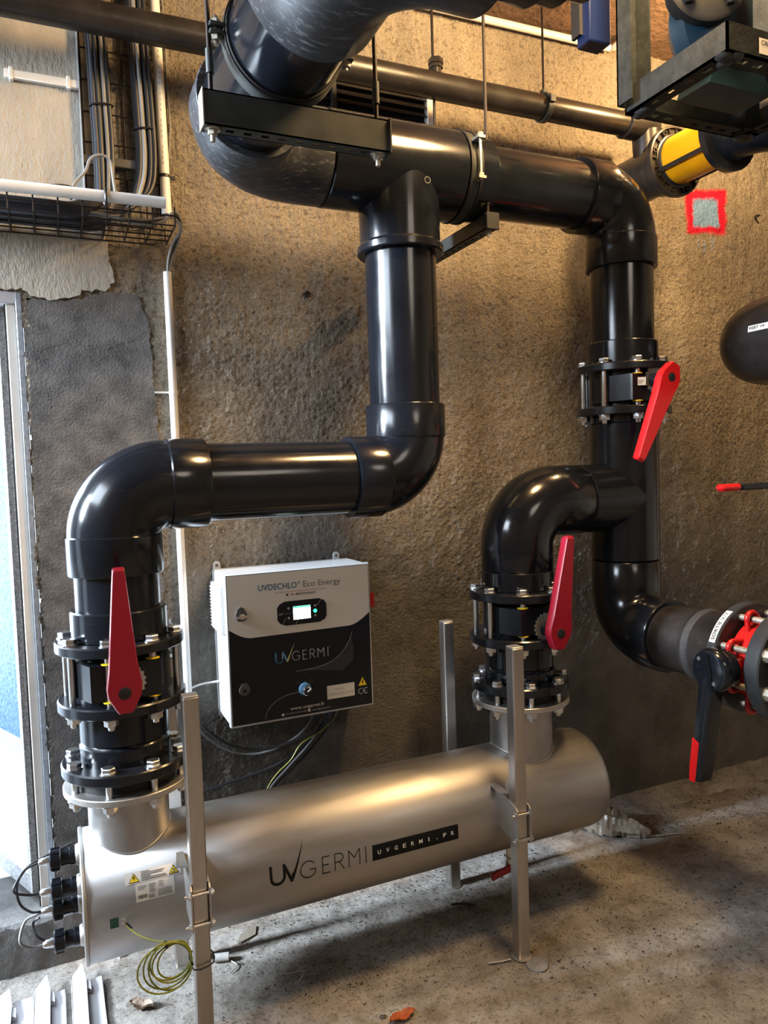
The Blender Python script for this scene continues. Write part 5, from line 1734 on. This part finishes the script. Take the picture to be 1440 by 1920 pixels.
# pale discharge flange seen through the frame
dfl = thing('discharge_flange', 'pale steel pipe flange seen through the pump frame', 'flange', (2.33, 2.02, 2.86))
obj('disc', MB().lathe((2.34, 2.03, 2.835), (-0.3, -1, 0), [(0, 0.13), (0.022, 0.13), (0.024, 0.126)], 48), 'zinc', dfl)
obj('hub', MB().lathe((2.34, 2.03, 2.835), (-0.3, -1, 0), [(0.02, 0.07), (0.06, 0.06), (0.10, 0.06)], 40), 'chrome', dfl)
for i in range(8):
    a = 2 * pi * i / 8 + 0.3
    d_ = Vector((-0.3, -1, 0)).normalized()
    _, u_, w_ = frame(d_)
    p_ = Vector((2.34, 2.03, 2.835)) + d_ * 0.024 + (u_ * math.cos(a) + w_ * math.sin(a)) * 0.10
    obj('flange_bolt', MB().lathe(p_, d_, [(0, 0.015), (0.012, 0.015), (0.013, 0.008), (0.022, 0.008)], 6), 'zinc_dirty', dfl)

# ------------------------------------------------------------------ right edge: discharge pipe and its label, valve lever
RZ = 1.998
re_ = elbow((2.420, 2.06, RZ), (0, -1, 0), (1, 0, 0), 0.60, 0.80, 0.152, 0.19, 'thick black pipe bend with a white label at the right edge', 'pvc_dusty', lip=(False, False))
RJ = lambda off: (lambda u, v: (2.420 - (0.152 + off) * math.cos(v / 0.152), 1.900 - u, RZ + (0.152 + off) * math.sin(v / 0.152)))
lb_ = obj('pipe_label', MB().flat(grid_poly(0.0, 0.10, 0.008, 0.030, 4, 3), RJ(0.001)), 'label_white', re_, 'white label')
obj('label_lettering', MB().flat(fit(text_polys('REJET V4', 0.012), 0.005, 0.066, 0.013, 0.0255), RJ(0.0018)), 'ink_black', lb_, ang=3.0)
lv = thing('ball_valve_lever', 'flat black valve lever with red grip at the right edge', 'valve lever', (1.9, 1.6, 1.47))
obj('lever_bar', MB().bbox((1.868, 1.585, 1.470), (2.25, 1.615, 1.489), 0.004), 'pvc_flange', lv)
obj('grip', MB().bbox((1.786, 1.584, 1.469), (1.868, 1.616, 1.490), 0.008), 'red_bright', lv, 'red grip')

# ------------------------------------------------------------------ bottom right: discharge valve facing the room
AX, AZ = XR, 0.950
wp = pipe((AX, 1.98, AZ), (AX, 1.78, AZ), 0.1125, 'short worn black pipe between the bottom elbow and the red valve', 'pvc_dusty')
fa = thing('flange_adapter', 'worn black flange adapter with a white label before the red valve', 'flange', (AX, 1.6800, AZ - 0.17))
obj('sleeve', MB().lathe((AX, 1.820, AZ), (0, -1, 0), [(0, 0.112), (0.004, 0.119), (0.09, 0.122), (0.10, 0.128), (0.165, 0.128), (0.172, 0.120)], 56), 'pvc_dusty', fa)
obj('weld_band', MB().lathe((AX, 1.8050, AZ), (0, -1, 0), [(0, 0.119), (0.006, 0.1235), (0.026, 0.1235), (0.032, 0.119)], 56), 'weld', fa)
obj('flange', MB().lathe((AX, 1.6550, AZ), (0, -1, 0), [(0, 0.165), (0.003, 0.170), (0.030, 0.170), (0.034, 0.166), (0.034, 0.10)], 64), 'flange_old', fa)
FR = lambda off: (lambda s, v: (AX + (0.170 + off) * math.cos(math.radians(158 - s * 337)), 1.638 + v, AZ + (0.170 + off) * math.sin(math.radians(158 - s * 337))))
lb_ = obj('pipe_label', MB().flat(grid_poly(0.0, 0.118, -0.011, 0.011, 10, 1), FR(0.0008)), 'label_white', fa, 'white label')
obj('label_lettering', MB().flat(fit(text_polys('SORTIE V17', 0.012), 0.008, 0.108, -0.006, 0.006), FR(0.0016)), 'ink_black', lb_, ang=3.0)
bv = thing('butterfly_valve', 'red wafer butterfly valve with long black lever and red grip', 'valve', (AX, 1.5700, AZ - 0.15))
vb = MB().lathe((AX, 1.6100, AZ), (0, -1, 0), [(0, 0.100), (0.002, 0.122), (0.058, 0.122), (0.060, 0.100)], 56)
obj('body', vb, 'red_valve', bv)
lug = MB()
for i in range(8):
    a = 2 * pi * i / 8 + PH
    cx_, cz_ = AX + 0.143 * math.cos(a), AZ + 0.143 * math.sin(a)
    pts = []
    for j in range(13):
        q = a - pi / 2 + pi * j / 12
        pts.append((cx_ + 0.020 * math.cos(q), 1.5820, cz_ + 0.020 * math.sin(q)))
    q0, q1 = a - 0.26, a + 0.26
    pts = [(AX + 0.118 * math.cos(q0), 1.5820, AZ + 0.118 * math.sin(q0))] + pts + [(AX + 0.118 * math.cos(q1), 1.5820, AZ + 0.118 * math.sin(q1))]
    lug = MB().tube(smooth_path(pts, 3), 0.0085, 8)
    obj('lug_loop', lug, 'red_valve', bv, ang=1.2)
    sb = MB().cyl((cx_, 1.6550, cz_), (cx_, 1.4350, cz_), 0.0098, 12)
    sb_o = obj('stud_bolt', sb, 'zinc_dirty', bv)
    obj('nut', MB().lathe((cx_, 1.4680, cz_), (0, -1, 0), [(0, 0.0185), (0.018, 0.0185)], 6).lathe((cx_, 1.4700, cz_), (0, -1, 0), [(0, 0.021), (0.003, 0.021)], 16), 'zinc_dirty', sb_o)
obj('neck', MB().cyl((AX - 0.11, 1.5800, AZ), (AX - 0.185, 1.5800, AZ), 0.030, 24), 'red_valve', bv)
hb = MB().lathe((AX - 0.165, 1.5800, AZ), (-1, 0, 0), [(0, 0.050), (0.004, 0.056), (0.034, 0.056), (0.036, 0.063), (0.044, 0.065), (0.062, 0.064), (0.070, 0.058), (0.072, 0.050)], 48)
hu = obj('lever_hub', hb, 'pvc', bv)
for (dy, dz) in ((0.034, 0.030), (-0.020, -0.034)):
    obj('hub_screw', MB().lathe((AX - 0.2365, 1.5800 + dy, AZ + dz), (-1, 0, 0), [(0, 0.0065), (0.0015, 0.006)], 14), 'grey_plastic', hu)


def lever_solid(poly, layers):
    m_ = MB()
    n_ = len(poly)
    rg = []
    for xx, s, sh in layers:
        rg += [(xx, 1.5800 + a * s + sh - b * 0.13, AZ + b) for a, b in poly]
    f_s = [tuple(range(n_))[::-1], tuple(range((len(layers) - 1) * n_, len(layers) * n_))]
    for q in range(len(layers) - 1):
        f_s += [(q * n_ + i, q * n_ + (i + 1) % n_, (q + 1) * n_ + (i + 1) % n_, (q + 1) * n_ + i) for i in range(n_)]
    return m_.add(rg, f_s)


lvp = [(0.004, 0.050), (0.020, 0.0), (0.026, -0.06), (0.023, -0.305), (0.018, -0.342), (-0.016, -0.342), (-0.022, -0.305), (-0.026, -0.06), (-0.014, 0.0)]
lo_ = obj('lever', lever_solid(lvp, ((AX - 0.196, 0.95, 0), (AX - 0.204, 1.0, 0), (AX - 0.240, 0.92, 0), (AX - 0.246, 0.6, 0.004))), 'pvc', bv, 'long black lever', ang=0.5)
gp = [(0.0245, -0.212), (0.0240, -0.300), (0.019, -0.345), (-0.004, -0.345), (-0.004, -0.222)]
obj('grip', lever_solid(gp, ((AX - 0.214, 1.03, 0), (AX - 0.2435, 1.0, 0), (AX - 0.2490, 0.75, 0.004))), 'red_bright', lo_, 'red grip', ang=0.5)
nf = thing('pipe_flange', 'grey worn pipe flange nearest the viewer at the right edge', 'flange', (AX, 1.4800, AZ - 0.17))
obj('flange', MB().lathe((AX, 1.5180, AZ), (0, -1, 0), [(0, 0.10), (0, 0.166), (0.004, 0.170), (0.046, 0.170), (0.050, 0.166), (0.050, 0.115)], 64), 'flange_old', nf)
obj('stub', MB().lathe((AX, 1.4800, AZ), (0, -1, 0), [(0, 0.10), (0.0, 0.118), (0.9, 0.118)], 56), 'pvc_flange', nf)

# ------------------------------------------------------------------ things on the floor
# folded white sheet-metal profiles
sp = [(-0.262, -0.186, 2.47, 1), (-0.185, -0.128, 2.435, 0), (-0.126, -0.083, 2.49, 1), (-0.082, -0.040, 2.425, 0), (-0.024, 0.018, 2.50, 1), (0.019, 0.066, 2.44, 0)]
names = ['pointed white sheet-metal strip at the bottom left corner', 'flat white sheet-metal strip right of the corner pointed strip', 'pointed white sheet-metal strip in the middle of the bundle', 'flat white sheet-metal strip in the middle of the bundle', 'pointed white sheet-metal strip nearest the reactor end', 'flat white sheet-metal strip, rightmost of the bundle']
for (x0, x1, ye, kind_), lab in zip(sp, names):
    t = thing('metal_strip', lab, 'metal strip', ((x0 + x1) / 2, 2.2, 0.0), 'white sheet-metal strips on the floor')
    z = 0.034 if kind_ else 0.012
    m_ = MB()
    if kind_:
        poly = [(x0, 1.75), (x1, 1.75), (x1 + 0.002, ye - 0.085), (x1 - 0.008, ye), (x0 + 0.004, ye - 0.060)]
    else:
        poly = [(x0, 1.75), (x1 + 0.006, 1.75), (x1 - 0.002, ye), (x0 + 0.004, ye - 0.004)]
    m_.prism(poly, (0, 0, z), (1, 0, 0), (0, 1, 0), (0, 0, 0.0016))
    obj('sheet', m_, 'white_steel', t, ang=0.3)
    m_ = MB().box((x1 - 0.001, 1.75, 0.002), (x1 + 0.0006, ye - (0.10 if kind_ else 0.02), z))
    obj('side_fold', m_, 'white_steel', t, ang=0.3)
    if kind_:
        m_ = MB().prism([(x1, ye - 0.085), (x1 + 0.012, ye - 0.092), (x1 + 0.014, ye - 0.135), (x1, ye - 0.125)], (0, 0, z - 0.004), (1, 0, 0), (0, 1, 0), (0, 0, -0.014))
        obj('bent_tab', m_, 'white_steel', t, ang=0.3)
        m_ = MB().box((x0, 1.75, 0.0015), (x0 + 0.0016, ye - 0.07, z))
        obj('side_fold', m_, 'white_steel', t, ang=0.3)


def leaf(cx, cy, L_, W_, ang, material, label, curl):
    vs, fs = [], []
    nu, nv = 14, 6
    for i in range(nu + 1):
        u = i / nu
        wd = W_ * math.sin(pi * min(1, u * 1.02)) ** 0.7 * (0.85 + 0.3 * (i % 2)) + 0.0008
        for j in range(nv + 1):
            v = (j / nv - 0.5) * 2
            a = (u - 0.5) * L_
            b = v * wd / 2
            zz = 0.003 + curl * v * v * 0.012 + 0.005 * math.sin(u * 9) * curl + random.uniform(0, 0.0015)
            vs.append((cx + a * math.cos(ang) - b * math.sin(ang), cy + a * math.sin(ang) + b * math.cos(ang), zz))
    for i in range(nu):
        for j in range(nv):
            q = i * (nv + 1) + j
            fs.append((q, q + 1, q + nv + 2, q + nv + 1))
    nn = len(vs)
    vs += [(p[0], p[1], p[2] - 0.0008) for p in vs]
    fs += [tuple(k_ + nn for k_ in f[::-1]) for f in fs]
    obj('dry_leaf', MB().add(vs, fs), material, None, label, 'leaf', ang=1.2)


leaf(0.163, 2.255, 0.075, 0.038, -0.6, 'leaf_dry', 'curled pale dry leaf on the floor beside the white strips', 1.0)
leaf(0.838, 1.872, 0.085, 0.036, 0.1, 'leaf_orange', 'orange brown dead leaf on the floor at the bottom edge', 0.6)
obj('anchor_cap', MB().lathe((1.314, 1.888, -0.002), (0, 0, 1), [(0, 0.034), (0.003, 0.034), (0.0045, 0.0325), (0.0045, 0.005), (0.003, 0.004)], 32), 'kerb', None, 'round dusty cap on the floor beside the right front post', 'cap')
# crumpled plastic bag against the wall
bv_, bf_ = [], []
nu, nv = 26, 14
for i in range(nu + 1):
    u = i / nu
    for j in range(nv):
        v = 2 * pi * j / nv
        L_ = 0.30
        cx_ = 2.015 + 0.19 * u
        cy_ = 2.535 - 0.20 * u
        rr = (0.078 * math.sin(pi * min(1, 0.12 + u * 0.86)) ** 0.6 * (1 - 0.35 * u)) * (1 + 0.16 * math.sin(5 * v + 7 * u) + 0.10 * math.sin(11 * u + 3 * v) + random.uniform(-.14, .14))
        bv_.append((cx_ + rr * 0.9 * math.cos(v) * 0.7, cy_ + rr * math.cos(v) * 0.6, max(0.001, 0.052 * (1 - u * 0.65) + rr * math.sin(v) * 0.85)))
for i in range(nu):
    for j in range(nv):
        bf_.append((i * nv + j, i * nv + (j + 1) % nv, (i + 1) * nv + (j + 1) % nv, (i + 1) * nv + j))
bf_ += [tuple(range(nv))[::-1], tuple(nu * nv + j for j in range(nv))]
obj('plastic_bag', MB().add(bv_, bf_), 'plastic_bag', None, 'crumpled clear plastic bag on the floor against the wall', 'plastic bag', ang=0.35)


def chip(cx, cy, s, material, label, cat, name, hz=0.5):
    r = random.Random(int(cx * 1000))
    vs = []
    for i in range(7):
        a = 2 * pi * i / 7
        q = s * r.uniform(0.7, 1.2)
        vs.append((cx + q * math.cos(a), cy + q * 0.7 * math.sin(a), 0.0))
    for i in range(7):
        a = 2 * pi * i / 7 + 0.3
        q = s * r.uniform(0.3, 0.8)
        vs.append((cx + q * math.cos(a), cy + q * 0.7 * math.sin(a), s * hz * r.uniform(0.6, 1.2)))
    fs = [tuple(range(7))[::-1], tuple(range(7, 14))] + [(i, (i + 1) % 7, 7 + (i + 1) % 7, 7 + i) for i in range(7)]
    obj(name, MB().add(vs, fs), material, None, label, cat, ang=0.3)


chip(0.129, 2.537, 0.018, 'debris_white', 'crumpled white scrap on the floor behind the reactor end', 'scrap', 'paper_scrap', 0.9)
chip(1.212, 2.262, 0.013, 'mortar_dark', 'small bluish grey stone on the floor under the reactor', 'stone', 'stone', 0.7)
chip(0.79, 1.90, 0.012, 'mortar_dark', 'small dark stone on the floor near the orange leaf', 'stone', 'stone', 0.6)
m_ = MB().prism([(-0.05, -0.012), (0.02, -0.022), (0.052, 0.006), (0.045, 0.018), (-0.02, 0.012)], (0.528, 2.455, 0.002), (0.86, 0.5, 0), (-0.5, 0.86, 0.12), (0, 0, 0.002))
obj('plastic_scrap', m_, 'plastic_bag', None, 'torn clear plastic scrap on the floor behind the reactor', 'scrap', ang=0.3)
obj('pipe_offcut', MB().tube([(0.40, 2.365, 0.013), (0.445, 2.352, 0.013)], 0.013, 18), 'debris_white', None, 'short white tube offcut on the floor behind the left post', 'offcut')
cable([(0.45, 2.34, 0.003), (0.462, 2.315, 0.004), (0.452, 2.295, 0.004), (0.432, 2.285, 0.003)], 0.0018, 'debris_white', 'curled white plastic strip beside the tube offcut', name='plastic_strip', cat='scrap', k=4)
cable([(0.585, 2.20, 0.003), (0.612, 2.195, 0.003), (0.640, 2.188, 0.004), (0.632, 2.165, 0.004), (0.612, 2.145, 0.003)], 0.0020, 'debris_white', 'cut pale cable tie on the bright patch of floor', name='cut_tie', cat='cable tie', k=4)
cable([(1.18, 1.960, 0.003), (1.215, 1.948, 0.004), (1.252, 1.944, 0.003)], 0.0025, 'debris_white', 'pale wire scrap on the floor left of the right front post', name='wire_scrap', cat='scrap', k=4)
cable([(2.19, 2.345, 0.004), (2.25, 2.32, 0.006), (2.31, 2.305, 0.005), (2.35, 2.29, 0.003)], 0.0035, 'debris_white', 'pale string on the floor beside the plastic bag', name='string', cat='string', k=4)
cable([(1.23, 2.29, 0.004), (1.27, 2.275, 0.005), (1.30, 2.25, 0.004)], 0.0030, 'cable_black', 'thin dark wire scrap under the right end of the reactor', name='wire_scrap', cat='scrap', k=4)
# grit and dark crumbs
gv, gf = [], []
r_ = np.random.default_rng(5)


def crumbs(n, xr, yr, s0, s1):
    cen = [(r_.uniform(*xr), r_.uniform(*yr), r_.uniform(0.02, 0.11)) for _ in range(max(6, n // 30))]
    for _ in range(n):
        c_ = cen[r_.integers(len(cen))]
        x = c_[0] + r_.normal() * c_[2] * 1.6
        y = min(yr[1], c_[1] + r_.normal() * c_[2])
        s = s0 + (s1 - s0) * r_.beta(1, 4)
        a = r_.uniform(0, 2 * pi)
        e = r_.uniform(0.3, 0.9)
        n0 = len(gv)
        for (p, q) in ((1, 0), (-0.4, e), (-0.5, -e)):
            gv.append((x + s * (p * math.cos(a) - q * math.sin(a)), y + s * (p * math.sin(a) + q * math.cos(a)), -0.001))
        gv.append((x, y, s * r_.uniform(0.3, 0.8)))
        gf.extend([(n0, n0 + 1, n0 + 3), (n0 + 1, n0 + 2, n0 + 3), (n0 + 2, n0, n0 + 3)])


crumbs(1500, (0.35, 1.45), (2.05, 2.55), 0.0015, 0.007)
crumbs(1500, (1.2, 3.3), (1.75, 2.60), 0.0015, 0.010)
crumbs(500, (0.0, 1.3), (1.80, 2.25), 0.0012, 0.006)
crumbs(150, (2.1, 3.2), (2.36, 2.50), 0.002, 0.010)
obj('floor_grit', MB().add(gv, gf), 'debris_dark', None, 'dark crumbs and grit scattered over the floor', 'grit', kind='stuff', ang=0.3)
